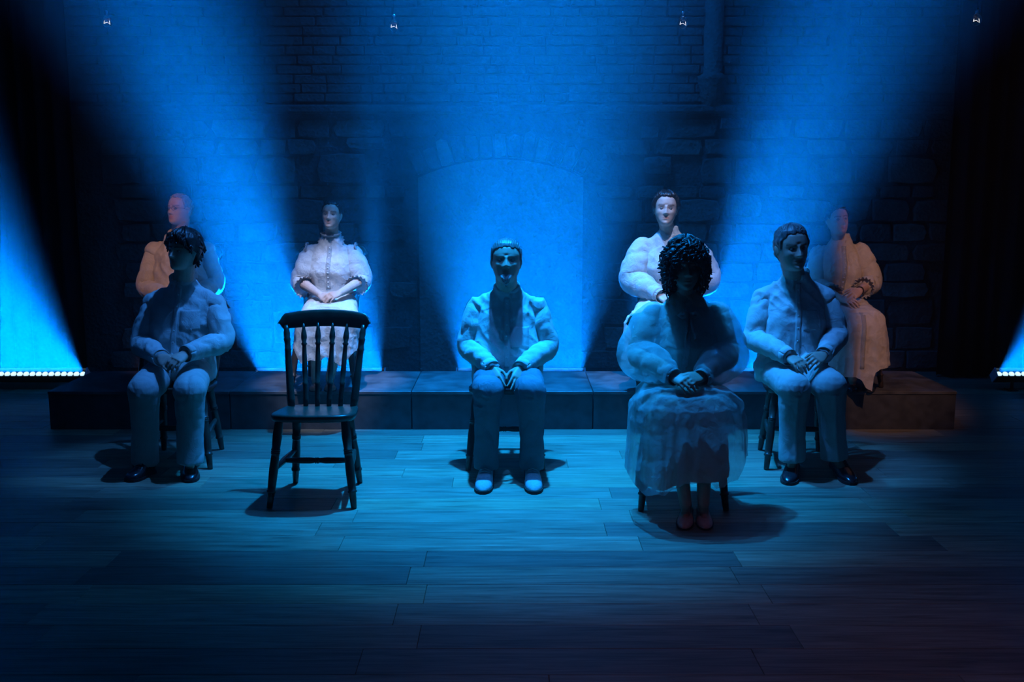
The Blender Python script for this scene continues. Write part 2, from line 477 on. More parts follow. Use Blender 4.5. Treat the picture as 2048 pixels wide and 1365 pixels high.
M['wire'] = plain('spectacle_wire', (0.08, 0.08, 0.08), 0.3, 40, 0.1, 0, 0.5, 0.8)
def glass_mat():
    m, nt, b, o = mat_new('clear_glass')
    b.inputs['Base Color'].default_value = (1, 1, 1, 1); b.inputs['Transmission Weight'].default_value = 1.0
    b.inputs['Roughness'].default_value = 0.07; b.inputs['IOR'].default_value = 1.45
    return m
M['glass'] = glass_mat()
M['chrome'] = plain('polished_metal', (0.75, 0.76, 0.78), 0.18, 40, 0.05, 0.0, 0.5, 1.0)
M['glint_filament'] = emit_mat('glint_glow', (1.0, 0.94, 0.9), 2.0)  # glow that stands in for glints on the bulbs

# ------------------------------------------------------------------ the setting
floor = MB().box((-6.2, -0.5, -0.10), (6.2, 8.7, -0.010)).build('floor', M['subfloor'], smooth=False)
tag(floor, kind='structure')
PL, PW = 1.36, 0.19
plank_me = MB().box((-PL / 2 + 0.0006, -PW / 2 + 0.0007, -0.0095), (PL / 2 - 0.0006, PW / 2 - 0.0007, 0.0), 0.0016).mesh('plank')
fix_normals(plank_me); plank_me.materials.append(M['plank'])
ANCH = {-5: (716, 1331), -4: (837, 1278), -3: (790, 1232), -2: (850, 1190), -1: (817, 1152), 0: (851, 1118), 1: (681, 1091),
        2: (1212, 1063), 3: (1264, 1037), 4: (1201, 1013), 5: (1222, 990), 6: (905, 970)}
for k in range(-7, 24):
    y = 4.048 + (k + 0.5) * PW
    x0 = G(*ANCH[k])[0] if k in ANCH else R.uniform(-0.7, 0.7)
    for i in range(-5, 6):
        x = x0 + (i + 0.5) * PL
        if abs(x) - PL / 2 > 0.53 * y + 0.35: continue
        if y > 6.62 and -3.0 < x - PL / 2 and x + PL / 2 < 2.9: continue
        o = bpy.data.objects.new('plank', plank_me); COL.objects.link(o); o.parent = floor
        o.location = (x, y, R.uniform(-0.0004, 0.0))

WY = 8.6
wall = MB().box((-6.2, WY + 0.05, -0.1), (6.2, WY + 0.35, 5.6)).build('wall_back', M['mortar'], smooth=False)
tag(wall, kind='structure')
# unit stones, shared between the stones of the wall
def unit_stone(seed):
    r = random.Random(seed)
    out = []
    for (sx, sz) in ((-1, -1), (0, -1), (1, -1), (1, 0), (1, 1), (0, 1), (-1, 1), (-1, 0)):
        cut = r.uniform(0.80, 0.98) if sx and sz else r.uniform(0.93, 1.0)
        out.append((sx * 0.5 * cut, sz * 0.5 * cut))
    rings = []
    for y, s in ((0.6, 1.0), (-0.30, 1.0), (-0.48, 0.93)):
        rings.append([(px * s, y + (r.uniform(-0.06, 0.06) if y < 0 else 0), pz * s) for px, pz in out])
    return MB().loft(rings)
STONES = []
for i in range(10):
    me = unit_stone(i).mesh('stone'); fix_normals(me); me.materials.append(M['stone']); STONES.append(me)
dist_w = WY * cp
def wall_x(px): return (px - CX) / FPX * (WY * cp + 0.1)
ARX, ARW, ARS, ARC = (wall_x(838) + wall_x(1165)) / 2, (wall_x(1165) - wall_x(838)) / 2, J(838, 356, WY)[2], J(1012, 319, WY)[2]
rise = ARC - ARS
arc_r = (ARW ** 2 + rise ** 2) / (2 * rise); arc_c = ARC - arc_r
LEDGE = J(1000, 222, WY)[2]
def in_arch(x, z, grow=0.0):
    dx = abs(x - ARX)
    if dx > ARW + (grow if z > ARS else 0.02): return False
    return z < ARS or math.hypot(x - ARX, z - arc_c) < arc_r + grow
nst = 0
def put_stone(x, z, w, h, rot=0.0, proud=None):
    global nst
    o = bpy.data.objects.new('stone', STONES[R.randrange(10)]); COL.objects.link(o); o.parent = wall
    o.location = (x, WY + 0.05, z); o.scale = (w, 0.10 if proud is None else proud, h); o.rotation_euler = (0, rot, 0)
    nst += 1
BIG = [((630, 305), (735, 370)), ((690, 275), (770, 298)), ((1455, 385), (1525, 435)), ((1284, 253), (1318, 276)), ((1285, 312), (1345, 350)), ((545, 620), (605, 690)), ((1440, 235), (1500, 258))]
big_boxes = []
for (a, b_) in BIG:
    p, q = J(a[0], a[1], WY), J(b_[0], b_[1], WY)
    big_boxes.append((min(p[0], q[0]), max(p[0], q[0]), min(p[2], q[2]), max(p[2], q[2])))
    put_stone((p[0] + q[0]) / 2, (p[2] + q[2]) / 2, abs(q[0] - p[0]), abs(q[2] - p[2]), 0, 0.16)
def hits_big(x, z, w, h):
    return any(x + w / 2 > a + 0.03 and x - w / 2 < b_ - 0.03 and z + h / 2 > c + 0.02 and z - h / 2 < d - 0.02 for a, b_, c, d in big_boxes)
# voussoirs of the blocked arch
nv = 13
half = math.asin(min(ARW / arc_r, 1))
for i in range(nv):
    t = -half + (i + 0.5) * 2 * half / nv
    hgt = R.uniform(0.19, 0.26)
    rr_ = arc_r + hgt / 2 + 0.01
    put_stone(ARX + math.sin(t) * rr_, arc_c + math.cos(t) * rr_, 2 * half * arc_r / nv * R.uniform(0.9, 1.02), hgt, t, 0.15)
z = 0.02
while z < LEDGE - 0.06:
    h = min(R.choice((0.11, 0.14, 0.17, 0.21, 0.25)), LEDGE - z)
    x = -3.6 + R.uniform(0, 0.3)
    while x < 3.6:
        w = R.uniform(0.2, 0.5) if h > 0.12 else R.uniform(0.16, 0.36)
        xc, zc = x + w / 2, z + h / 2
        inside = any(in_arch(xx, zz, 0.24) for xx in (x + 0.04, xc, x + w - 0.04) for zz in (z + 0.03, zc, z + h - 0.03))
        if not inside and not hits_big(xc, zc, w, h) and nst < 296:
            put_stone(xc, zc, w * 0.975, h * 0.95, R.uniform(-0.02, 0.02), R.uniform(0.04, 0.09))
        x += w
    z += h
# blocked opening: smooth render set back inside the jambs, with jamb stones
mb = MB()
nseg = 20
prof = [(ARX - ARW, 0.0)] + [(ARX + ARW * math.sin(t) / math.sin(half), arc_c + arc_r * math.cos(t)) for t in np.linspace(-half, half, nseg)] + [(ARX + ARW, 0.0)]
mb.loft([[(px, WY + 0.055, pz) for px, pz in prof], [(px, WY + 0.02, pz) for px, pz in prof]])
mb.build('arch_infill', M['render'], wall, smooth=False)
# coursed masonry above the ledge (too fine to pick apart)
mb = MB()
z = LEDGE + 0.07
while z < 3.75:
    x = -3.8 + R.uniform(0, 0.2)
    while x < 3.8:
        w = R.uniform(0.18, 0.42)
        p_ = R.uniform(0.022, 0.04)
        mb.box((x + 0.006, WY + 0.05 - p_, z + 0.005), (x + w - 0.006, WY + 0.06, z + 0.073), 0.006)
        x += w
    z += 0.078
tag(mb.build('coursed_masonry', M['stone'], wall, smooth=False), kind='stuff')
ledge = MB().box((-3.9, WY - 0.035, LEDGE - 0.02), (3.9, WY + 0.06, LEDGE + 0.05), 0.015).build('ledge', M['stone'], wall, smooth=False)
for px in (1415, 1658):
    xc = wall_x(px)
    zt, zc0, zc1 = 3.75, J(px, 152, WY)[2], J(px, 218, WY)[2]
    a = np.linspace(math.pi, 2 * math.pi, 13)
    mb = MB()
    prof = [(zc1 - 0.02, 0.06), (zc1 + 0.03, 0.085), (zc1 + 0.12, 0.11), (zc0 - 0.03, 0.125), (zc0, 0.13), (zc0 + 0.012, 0.098), (zc0 + 0.03, 0.085), (zt, 0.085)]
    mb.loft([[(xc + math.cos(t) * r_, WY + 0.05 + math.sin(t) * r_ * 1.1, zz) for t in a] for zz, r_ in prof])
    mb.build('pilaster', M['mortar'], wall)

for sx, nm in ((-1, 'wall_left'), (1, 'wall_right')):
    w_ = MB().box((sx * 6.0 - 0.1, -0.5, -0.1), (sx * 6.0 + 0.1, 8.7, 5.6)).build(nm, M['drape'], smooth=False)
    tag(w_, kind='structure')
# black masking drapes hung in front of the wall at either side
for sx, nm, txt in ((-1, 'stage_drape', 'black stage drape hanging in folds beside the wall at the far left'), (1, 'stage_drape', 'black stage drape hanging in folds beside the wall at the far right')):
    a = np.linspace(0, 1, 90)
    xs = sx * (3.62 + 2.2 * a)
    ys = 8.33 + 0.05 * np.sin(a * 95) + 0.02 * np.sin(a * 41 + 1)
    mb = MB()
    rings = []
    for z in (0.015, 1.2, 2.6, 5.0):
        front = [(x, y, z) for x, y in zip(xs, ys)]
        back = [(x, y + 0.012, z) for x, y in zip(xs[::-1], ys[::-1])]
        rings.append(front + back)
    mb.loft(rings)
    tag(mb.build(nm, M['drape']), txt, 'curtain', 'black masking drapes')

# ------------------------------------------------------------------ platform of five rostra
PX0, PX1 = -3.09, 2.96
PY0, PY1, PZ = 6.485, 7.225, 0.26
wd = (PX1 - PX0) / 5
POS = ('leftmost black stage deck, under the man in glasses', 'black stage deck under the woman with the ruffled collar', 'black stage deck behind the man in jeans, nobody on it',
       'black stage deck under the woman in puffed sleeves', 'rightmost black stage deck, under the woman with the wrist strap')
for i in range(5):
    x0, x1 = PX0 + i * wd, PX0 + (i + 1) * wd
    t = thing('stage_deck', POS[i], 'platform', ((x0 + x1) / 2, (PY0 + PY1) / 2, 0), 'decks of the low platform')
    MB().box((x0 + 0.002, PY0, PZ - 0.022), (x1 - 0.002, PY1, PZ), 0.003).build('deck_board', M['deck_top'], t, False)
    MB().box((x0 + 0.004, PY0 + 0.006, 0.0), (x1 - 0.004, PY0 + 0.024, PZ - 0.022), 0.002).build('front_panel', M['deck'], t, False)
    for xa in (x0 + 0.004, x1 - 0.022):
        MB().box((xa, PY0 + 0.024, 0.0), (xa + 0.018, PY1 - 0.02, PZ - 0.022), 0.002).build('side_panel', M['deck'], t, False)
    MB().box((x0 + 0.004, PY1 - 0.02, 0.0), (x1 - 0.004, PY1 - 0.002, PZ - 0.022), 0.002).build('back_panel', M['deck'], t, False)

# ------------------------------------------------------------------ LED battens on the floor behind the platform
bt_lab = ('lit blue batten light on the floor past the left end of the platform', 'lit batten light behind the woman with the ruffled collar',
          'lit batten light behind the middle of the platform', 'lit batten light behind the woman in puffed sleeves', 'lit blue batten light on the floor past the right end of the platform')
lens_me = None
dirv = np.array([0, -math.cos(BATTEN_TILT), math.sin(BATTEN_TILT)])
upv = np.array([0, math.sin(BATTEN_TILT), math.cos(BATTEN_TILT)])
def batten(xc, label):
    global lens_me
    org = np.array([xc, BATTEN_Y, 0.12])
    t = thing('batten_light', label, 'stage light', (xc, BATTEN_Y, 0.0), 'batten lights behind the platform')
    # trough-shaped housing, open towards the beam
    prof = [(-0.035, -0.05), (-0.042, 0.048), (-0.036, 0.048), (-0.031, 0.012), (0.031, 0.012), (0.036, 0.048), (0.042, 0.048), (0.035, -0.05)]
    MB().loft([[org + np.array([x, 0, 0]) + upv * a + dirv * b_ for a, b_ in prof] for x in (-0.51, 0.51)]).build('housing', M['metal'], t, False)
    for sx in (-1, 1):
        MB().loft([[org + np.array([sx * xx, 0, 0]) + upv * a + dirv * b_ for a, b_ in ((-0.036, -0.05), (-0.042, 0.05), (0.042, 0.05), (0.036, -0.05))] for xx in (0.505, 0.515)]).build('end_cap', M['rimlens'], t, False)
        MB().box((xc + sx * 0.36 - 0.03, BATTEN_Y - 0.05, 0.0), (xc + sx * 0.36 + 0.03, BATTEN_Y + 0.06, 0.006)).box((xc + sx * 0.36 - 0.012, BATTEN_Y - 0.004, 0.004), (xc + sx * 0.36 + 0.012, BATTEN_Y + 0.004, 0.09)).build('foot_bracket', M['metal'], t, False)
    if lens_me is None:
        mb = MB(); a = np.linspace(0, 2 * math.pi, 14, endpoint=False)
        mb.loft([np.stack([np.cos(a) * r_, np.sin(a) * r_, np.full(14, z_)], 1) for r_, z_ in ((0.0225, 0.0), (0.022, 0.005), (0.016, 0.010), (0.006, 0.0125))])
        lens_me = mb.mesh('lens'); fix_normals(lens_me); lens_me.materials.append(M['led'])
        lens_me.polygons.foreach_set('use_smooth', [True] * len(lens_me.polygons))
    q = Vector(dirv).to_track_quat('Z', 'Y').to_euler()
    for i in range(20):
        o = bpy.data.objects.new('lens', lens_me); COL.objects.link(o); o.parent = t
        p = org + np.array([-0.475 + i * 0.05, 0, 0]) + dirv * 0.016
        o.location = tuple(p - np.array([xc, BATTEN_Y, 0])); o.rotation_euler = q
for bx, lb in zip(BATTEN_X, bt_lab): batten(bx, lb)

# ------------------------------------------------------------------ spindle-back chairs
def lathe(mb, a, b, prof, n=10):
    a, b = np.asarray(a, float), np.asarray(b, float)
    mb.tube([a + (b - a) * t for t, r_ in prof], [r_ for t, r_ in prof], n)
def rings_at(t0, r0, n=3, step=0.016, h=0.004):
    out = []
    for i in range(n):
        t = t0 + i * step * 1.6
        out += [(t, r0), (t + step * 0.4, r0 + h), (t + step * 0.9, r0 + h), (t + step * 1.3, r0)]
    return out
def make_chair():
    t = thing('spindle_back_chair', 'x', 'chair', (0, 0, 0), 'dark spindle-back chairs')
    W = M['wood']
    # seat: bowed front, narrower back, sloping slightly to the rear
    out = []
    for i in range(40):
        a = 2 * math.pi * i / 40
        c, s_ = math.cos(a), math.sin(a)
        ex = 0.42
        x = math.copysign(abs(c) ** ex, c); y = math.copysign(abs(s_) ** ex, s_)
        hw = 0.222 - 0.032 * (y + 1) / 2
        yy = -0.195 + 0.385 * (y + 1) / 2
        if y < 0: yy -= 0.022 * (1 - x * x)
        out.append((x * hw, yy))
    rings = []
    def seat_z(y): return 0.472 - 0.075 * (y + 0.2) / 0.4 * 0.35
    for dz, k in ((-0.036, 0.955), (-0.030, 0.985), (-0.012, 1.0), (-0.004, 0.99), (0.0, 0.965), (-0.004, 0.8), (-0.007, 0.45)):
        rings.append([(x * k, y * k, seat_z(y) + dz) for x, y in out])
    MB().loft(rings).build('seat', W, t)
    leg_prof = [(0.0, 0.019), (0.06, 0.022), (0.2, 0.0245)] + rings_at(0.34, 0.0205, 3, 0.013) + [(0.43, 0.021), (0.56, 0.0235), (0.74, 0.021), (0.80, 0.0195), (0.805, 0.024), (0.825, 0.024), (0.83, 0.0185), (0.9, 0.0175), (1.0, 0.0145)]
    legs = {}
    for sx in (-1, 1):
        legs[(sx, -1)] = (np.array([sx * 0.165, -0.145, 0.445]), np.array([sx * 0.213, -0.22, 0.0]))
        legs[(sx, 1)] = (np.array([sx * 0.135, 0.13, 0.435]), np.array([sx * 0.176, 0.22, 0.0]))
    for k, (a, b_) in legs.items():
        mb = MB(); lathe(mb, a, b_, leg_prof, 12); mb.build('leg', W, t)
    mids = {}
    for sx in (-1, 1):
        a = legs[(sx, -1)][0] * 0.42 + legs[(sx, -1)][1] * 0.58
        b_ = legs[(sx, 1)][0] * 0.46 + legs[(sx, 1)][1] * 0.54
        mb = MB(); lathe(mb, a, b_, [(0, 0.010), (0.2, 0.014), (0.5, 0.018), (0.8, 0.014), (1, 0.010)]); mb.build('stretcher', W, t)
        mids[sx] = (a + b_) / 2 + np.array([0, -0.02, 0])
    mb = MB(); lathe(mb, mids[-1], mids[1], [(0, 0.011), (0.2, 0.0155), (0.38, 0.0165), (0.44, 0.0135)] + rings_at(0.455, 0.0125, 2, 0.02, 0.0045) + [(0.545, 0.0125), (0.56, 0.0135), (0.62, 0.0165), (0.8, 0.0155), (1, 0.011)]); mb.build('stretcher', W, t)
    # back: two splayed posts, four turned spindles, broad curved crest rail
    def crest_y(x): return 0.262 + 0.030 * (1 - (x / 0.25) ** 2)
    def crest_lo(x): return 0.838 + 0.016 * (1 - (x / 0.24) ** 2)
    post = [(0, 0.018), (0.1, 0.0215), (0.3, 0.0205), (0.55, 0.0185), (0.68, 0.0165), (0.70, 0.019), (0.72, 0.0155), (0.80, 0.0165), (0.83, 0.020), (0.85, 0.0155), (0.9, 0.018), (0.95, 0.014), (1, 0.011)]
    spin = [(0, 0.0125), (0.1, 0.0145), (0.26, 0.0135), (0.285, 0.0165), (0.30, 0.0125), (0.42, 0.0145), (0.62, 0.013), (0.73, 0.011), (0.755, 0.0165), (0.775, 0.011), (0.83, 0.0165), (0.88, 0.0145), (0.94, 0.009), (1, 0.008)]
    for i, (xb, xt) in enumerate(zip((-0.165, -0.092, -0.031, 0.031, 0.092, 0.165), (-0.208, -0.118, -0.040, 0.040, 0.118, 0.208))):
        edge = i in (0, 5)
        yb = 0.135 if edge else 0.155
        a = np.array([xb, yb, seat_z(yb) - 0.012]); b_ = np.array([xt, crest_y(xt), crest_lo(xt) + 0.02])
        mb = MB(); lathe(mb, a, b_, post if edge else spin, 10); mb.build('post' if edge else 'spindle', W, t)
    rings = []
    for x in np.linspace(-0.25, 0.25, 33):
        e = abs(x) / 0.25
        zl, zh = crest_lo(x), 0.918 + 0.026 * (1 - e ** 2.2)
        if e > 0.86:
            k = (e - 0.86) / 0.14
            zh -= 0.05 * k ** 2; zl += 0.045 * k ** 1.2 if e > 0.9 else -0.006
        th = 0.0125 * (1 - 0.35 * max(0, e - 0.85) / 0.15)
        yc = crest_y(x); ln = 0.10
        rr_ = []
        for a in np.linspace(0, 2 * math.pi, 16, endpoint=False):
            c, s_ = math.cos(a), math.sin(a)
            zz = (zl + zh) / 2 + (zh - zl) / 2 * math.copysign(abs(s_) ** 0.5, s_)
            rr_.append((x, yc + th * math.copysign(abs(c) ** 0.7, c) + (zz - zl) * 0.22, zz))
        rings.append(rr_)
    MB().loft(rings).build('crest_rail', W, t)
    return t
chair0 = make_chair()
chair_used = False
def chair(x, y, z, rz, label):
    global chair_used
    o = chair0 if not chair_used else copy_tree(chair0)
    chair_used = True
    o.location = (x, y, z + 0.003); o.rotation_euler = (0, 0, rz); o['label'] = label
    return o
def chair_px(pl, pr, py, z=0.0):
    a, b_ = G(pl, py, z), G(pr, py, z)
    return (a[0] + b_[0]) / 2, a[1] + 0.22
CH = {}
CH['empty'] = (*chair_px(535, 712, 1018), 0)
CH['a'] = (*chair_px(265, 418, 940), 0)
CH['c'] = (*chair_px(935, 1087, 942), 0)
CH['d'] = (*chair_px(1537, 1692, 942), 0)
CH['e'] = (*chair_px(1276, 1458, 1023), 0)
for k, px in (('b', 360), ('f', 656), ('g', 1336), ('h', 1678)):
    CH[k] = ((px - CX) / FPX * (6.8 * cp + 0.16), 6.80, PZ)
for k, rz, lb in (('empty', 0.0, 'empty dark spindle-back chair facing the audience, nobody sitting on it'), ('a', 0.05, 'dark spindle-back chair under the dark-haired young man'),
                  ('b', 0.0, 'dark spindle-back chair under the man in glasses on the platform'), ('c', 0.0, 'dark spindle-back chair under the man in jeans'),
                  ('d', -0.08, 'dark spindle-back chair under the grey-haired man with white trousers'), ('e', 0.0, 'dark spindle-back chair under the curly-haired woman'),
                  ('f', 0.0, 'dark spindle-back chair under the woman with the ruffled collar'), ('g', 0.0, 'dark spindle-back chair under the woman in puffed sleeves'), ('h', 0.12, 'dark spindle-back chair under the woman with the wrist strap')):
    chair(CH[k][0], CH[k][1], CH[k][2], rz, lb)

# ------------------------------------------------------------------ clear glass bulbs hanging on wires
for px, py, lb in ((214, 40, 'small clear glass bulb on a wire, leftmost of the four'), (788, 48, 'small clear glass bulb on a wire, second of four from the left'),
                   (1366, 42, 'small clear glass bulb on a wire, third of four from the left'), (1953, 36, 'small clear glass bulb on a wire, rightmost of the four')):
    p = J(px, py, 6.4)
    t = thing('hanging_bulb', lb, 'light bulb', p, 'glass bulbs on wires')
    MB().tube([p + (0, 0, 0.05), p + (0.002, 0, 1.2), p + (0, 0, 2.6)], 0.0016, 6).build('wire', M['metal'], t)
    MB().tube([p + (0, 0, 0.058), p + (0, 0, 0.052), p + (0, 0, 0.03), p + (0, 0, 0.022)], [0.006, 0.012, 0.0125, 0.010], 12).build('socket', M['chrome'], t)
    th = np.linspace(0.25, math.pi - 0.02, 12); a = np.linspace(0, 2 * math.pi, 18, endpoint=False)
    rings = [[(p[0] + math.cos(b_) * 0.032 * math.sin(t_) ** 0.8, p[1] + math.sin(b_) * 0.032 * math.sin(t_) ** 0.8, p[2] - 0.012 + 0.036 * math.cos(t_)) for b_ in a] for t_ in th]
    MB().loft(rings).build('glass', M['glass'], t)
    MB().tube([p + (-0.011, 0, -0.006), p + (-0.013, 0, -0.019), p + (0.0, 0.002, -0.013), p + (0.013, 0, -0.024), p + (0.010, 0, -0.006)], [0.0006, 0.0026, 0.0006, 0.0026, 0.0006], 6).build('glint_filament', M['glint_filament'], t)  # wire with emissive beads, made to show as reflected glints in the glass

# ------------------------------------------------------------------ people
HZ = np.array([-.5, -.47, -.42, -.35, -.26, -.15, 0, .15, .28, .38, .45, .49, .5])
HW = np.array([.06, .135, .19, .235, .272, .305, .322, .33, .305, .25, .18, .09, .02])
HF = np.array([.30, .345, .365, .37, .372, .375, .37, .375, .345, .28, .19, .09, .02])
HB = np.array([-.12, -.05, .02, .11, .22, .34, .42, .45, .42, .35, .25, .12, .03])

class Head:
    def __init__(s, top, chin, yaw=0.0, pitch=0.0, wide=1.0):
        s.h = np.linalg.norm(top - chin); s.c = (top + chin) / 2; s.wide = wide
        up = nrm(top - chin)
        f = np.array([math.sin(yaw), -math.cos(yaw), 0.0])
        side = nrm(np.cross(f, up))              # towards image left when facing the camera
        f = nrm(np.cross(up, side))
        up, f = up * math.cos(pitch) + f * math.sin(pitch), f * math.cos(pitch) - up * math.sin(pitch)
        s.x, s.y, s.z = -side, -f, up            # local axes: x image right, y back, z up
    def w(s, p):
        p = np.asarray(p, float).reshape(-1, 3) * s.h
        return s.c + np.outer(p[:, 0] * s.wide, s.x) + np.outer(p[:, 1], s.y) + np.outer(p[:, 2], s.z)
    def loc(s, V):
        d = V - s.c
        return np.stack([d @ s.x / s.wide, d @ s.y, d @ s.z], 1) / s.h
    def surf(s, az, z):
        """unit-space point of the bare skull at azimuth az (0 = face) and height z"""
        hw, hf, hb = np.interp(z, HZ, HW), np.interp(z, HZ, HF), np.interp(z, HZ, HB)
        sx, cx = np.sin(az), np.cos(az)
        e = 0.86
        ax = np.sign(sx) * np.abs(sx) ** e; ay = np.sign(cx) * np.abs(cx) ** e
        ymid = 0.04
        return np.stack([hw * ax, np.where(cx > 0, ymid - (hf + ymid) * ay, ymid - np.maximum(hb - ymid, 0.01) * ay), z + 0 * az], -1)

def add_head(mb, H, nose=1.0, male=True):
    n = 56
    az = np.linspace(0, 2 * math.pi, n, endpoint=False)
    rings = []
    for z in np.concatenate([np.linspace(-.5, .4, 60), np.linspace(.41, .5, 12)]):
        p = H.surf(az, np.full(n, z))
        x, y = p[:, 0], p[:, 1]
        front = (y < 0.02)
        g = lambda cx, cz, sx, sz: np.exp(-((x - cx) / sx) ** 2 - ((z - cz) / sz) ** 2)
        d = np.zeros(n)
        nb = np.interp(z, [-.21, -.185, -.15, -.05, .05, .1], [0, .07, .125, .075, .03, 0]) * nose
        nw = np.interp(z, [-.2, -.15, -.05, .08], [.062, .055, .036, .034])
        d += nb * np.exp(-(x / nw) ** 2)
        for sx in (-1, 1):
            d += .022 * g(sx * .055, -.165, .03, .03) * nose
            d -= .052 * g(sx * .135, 0.0, .075, .05)
            d += .026 * g(sx * .135, -.002, .045, .03)
            d += (.026 if male else .014) * g(sx * .12, .075, .085, .03)
            d += .018 * g(sx * .20, -.11, .07, .06)
            d -= .014 * g(sx * .17, -.25, .06, .08)
        d += .022 * g(0, -.262, .085, .018) + .024 * g(0, -.312, .075, .02) - .022 * g(0, -.286, .10, .010)
        d -= .014 * g(0, -.36, .1, .03)
        d += (.035 if male else .025) * g(0, -.44, .09, .06)
        d -= .02 * g(0, .1, .04, .03)
        p[:, 1] -= np.where(front, d, 0)
        rings.append(H.w(p))
    mb.loft(rings)
    for sx in (-1, 1):
        c = H.w([sx * .335, .055, -.03])[0]
        m = np.stack([H.x, H.y, H.z], 1)
        mb.ball(c, np.array([.018, .06, .115]) * H.h, 12, 8, m)
        mb.ball(H.w([sx * .35, .08, .01])[0], np.array([.022, .055, .085]) * H.h, 12, 8, m)

def hand(mb, wrist, knuckle, normal, thumb, curl=0.35, tip=None, size=1.0):
    """palm, four unequal fingers and a thumb that leaves the side of the palm; thumb = +1/-1 along normal x dir"""
    wrist, knuckle = np.asarray(wrist, float), np.asarray(knuckle, float)
    d = nrm(knuckle - wrist); n = nrm(np.asarray(normal, float) - d * np.dot(normal, d)); sd = np.cross(n, d) * thumb
    L = 0.088 * size
    a = np.linspace(0, 2 * math.pi, 16, endpoint=False)
    rings = []
    for t, w_, th in ((-.12, .024, .021), (.0, .026, .020), (.3, .034, .017), (.65, .041, .015), (.95, .041, .012), (1.05, .036, .009)):
        c = wrist + d * L * t
        rings.append([c + sd * w_ * size * math.copysign(abs(math.cos(q)) ** .7, math.cos(q)) + n * th * size * math.copysign(abs(math.sin(q)) ** .8, math.sin(q)) for q in a])
    mb.loft(rings)
    for off, ln, r_, sp in ((.031, .074, .0088, .10), (.0105, .083, .0092, .03), (-.0105, .078, .0088, -.04), (-.031, .061, .0078, -.13)):
        p = wrist + d * L * (0.97 - abs(off) * 1.5) + sd * off * size
        dd = nrm(d + sd * sp)
        ang = 0.15
        for i, f in enumerate((.46, .31, .25)):
            ang += curl * (0.9, 1.25, 0.9)[i]
            v = dd * math.cos(ang) - n * math.sin(ang)
            q = p + v * ln * size * f
            mb.capsule(p, q, r_ * size * (1 - .10 * i), r_ * size * (1 - .10 * (i + 1)), 10)
            p = q
    p = wrist + d * L * .18 + sd * .026 * size - n * .006 * size
    q = p + nrm(d * .75 + sd * .62 - n * .35) * .042 * size
    mb.capsule(p, q, .0135 * size, .0105 * size, 10)
    q2 = q + nrm(d * .95 + sd * .18 - n * .35) * .030 * size
    mb.capsule(q, q2, .0102 * size, .0092 * size, 10)
    mb.capsule(q2, q2 + nrm(d - sd * .05 - n * .25) * .022 * size, .0092 * size, .0072 * size, 10)

def ring(c, a, b, n=32, e=0.86, tilt=0.0):
    t = np.linspace(0, 2 * math.pi, n, endpoint=False)
    cx, sx = np.cos(t), np.sin(t)
    x = a * np.sign(cx) * np.abs(cx) ** e; y = b * np.sign(sx) * np.abs(sx) ** e
    return np.stack([c[0] + x, c[1] + y, c[2] + y * tilt], 1)

def finish(me, name, mat, root, parent=None):
    """remeshed world-space mesh -> object under its parent"""
    p = parent or root
    set_v(me, get_v(me) - np.array(root['_org']))
    if mat is not None: me.materials.append(mat)
    me.polygons.foreach_set('use_smooth', [True] * len(me.polygons))
    o = bpy.data.objects.new(name, me); COL.objects.link(o); o.parent = p
    o['_org'] = list(root['_org'])
    return o

def bvh_of(o):
    org = np.array(o['_org'])
    v = get_v(o.data) + org
    return BVHTree.FromPolygons([tuple(p) for p in v], [tuple(p.vertices) for p in o.data.polygons])

def on_front(bvh, x, z, y0=0.0):
    h = bvh.ray_cast(Vector((x, y0, z)), Vector((0, 1, 0)))
    return None if h[0] is None else (np.array(h[0]), np.array(h[1]))

def strip(bvh, pts, w, th, side=(1, 0, 0), n=24, y0=0.0):
    """a flat band of cloth laid on the front of a garment, along (x, z) points"""
    mb = MB(); P = np.array(pts, float)
    t = np.linspace(0, len(P) - 1, n)
    rings = []
    for q in t:
        i = min(int(q), len(P) - 2); f = q - i
        x, z = P[i] * (1 - f) + P[i + 1] * f
        d = P[i + 1] - P[i]; d = d / max(np.linalg.norm(d), 1e-9); nx, nz = -d[1], d[0]
        rr_ = []
        for s_ in (-1, -.33, .33, 1):
            h = on_front(bvh, x + nx * w * s_ / 2, z + nz * w * s_ / 2, y0)
            if h is None: break
            rr_.append(h)
        if len(rr_) < 4: continue
        ys = np.array([h[0][1] for h in rr_])
        rings.append([h[0] - (0, th, 0) for h in rr_] + [h[0] + (0, .004, 0) for h in rr_[::-1]])
    if len(rings) > 1: mb.loft(rings)
    return mb

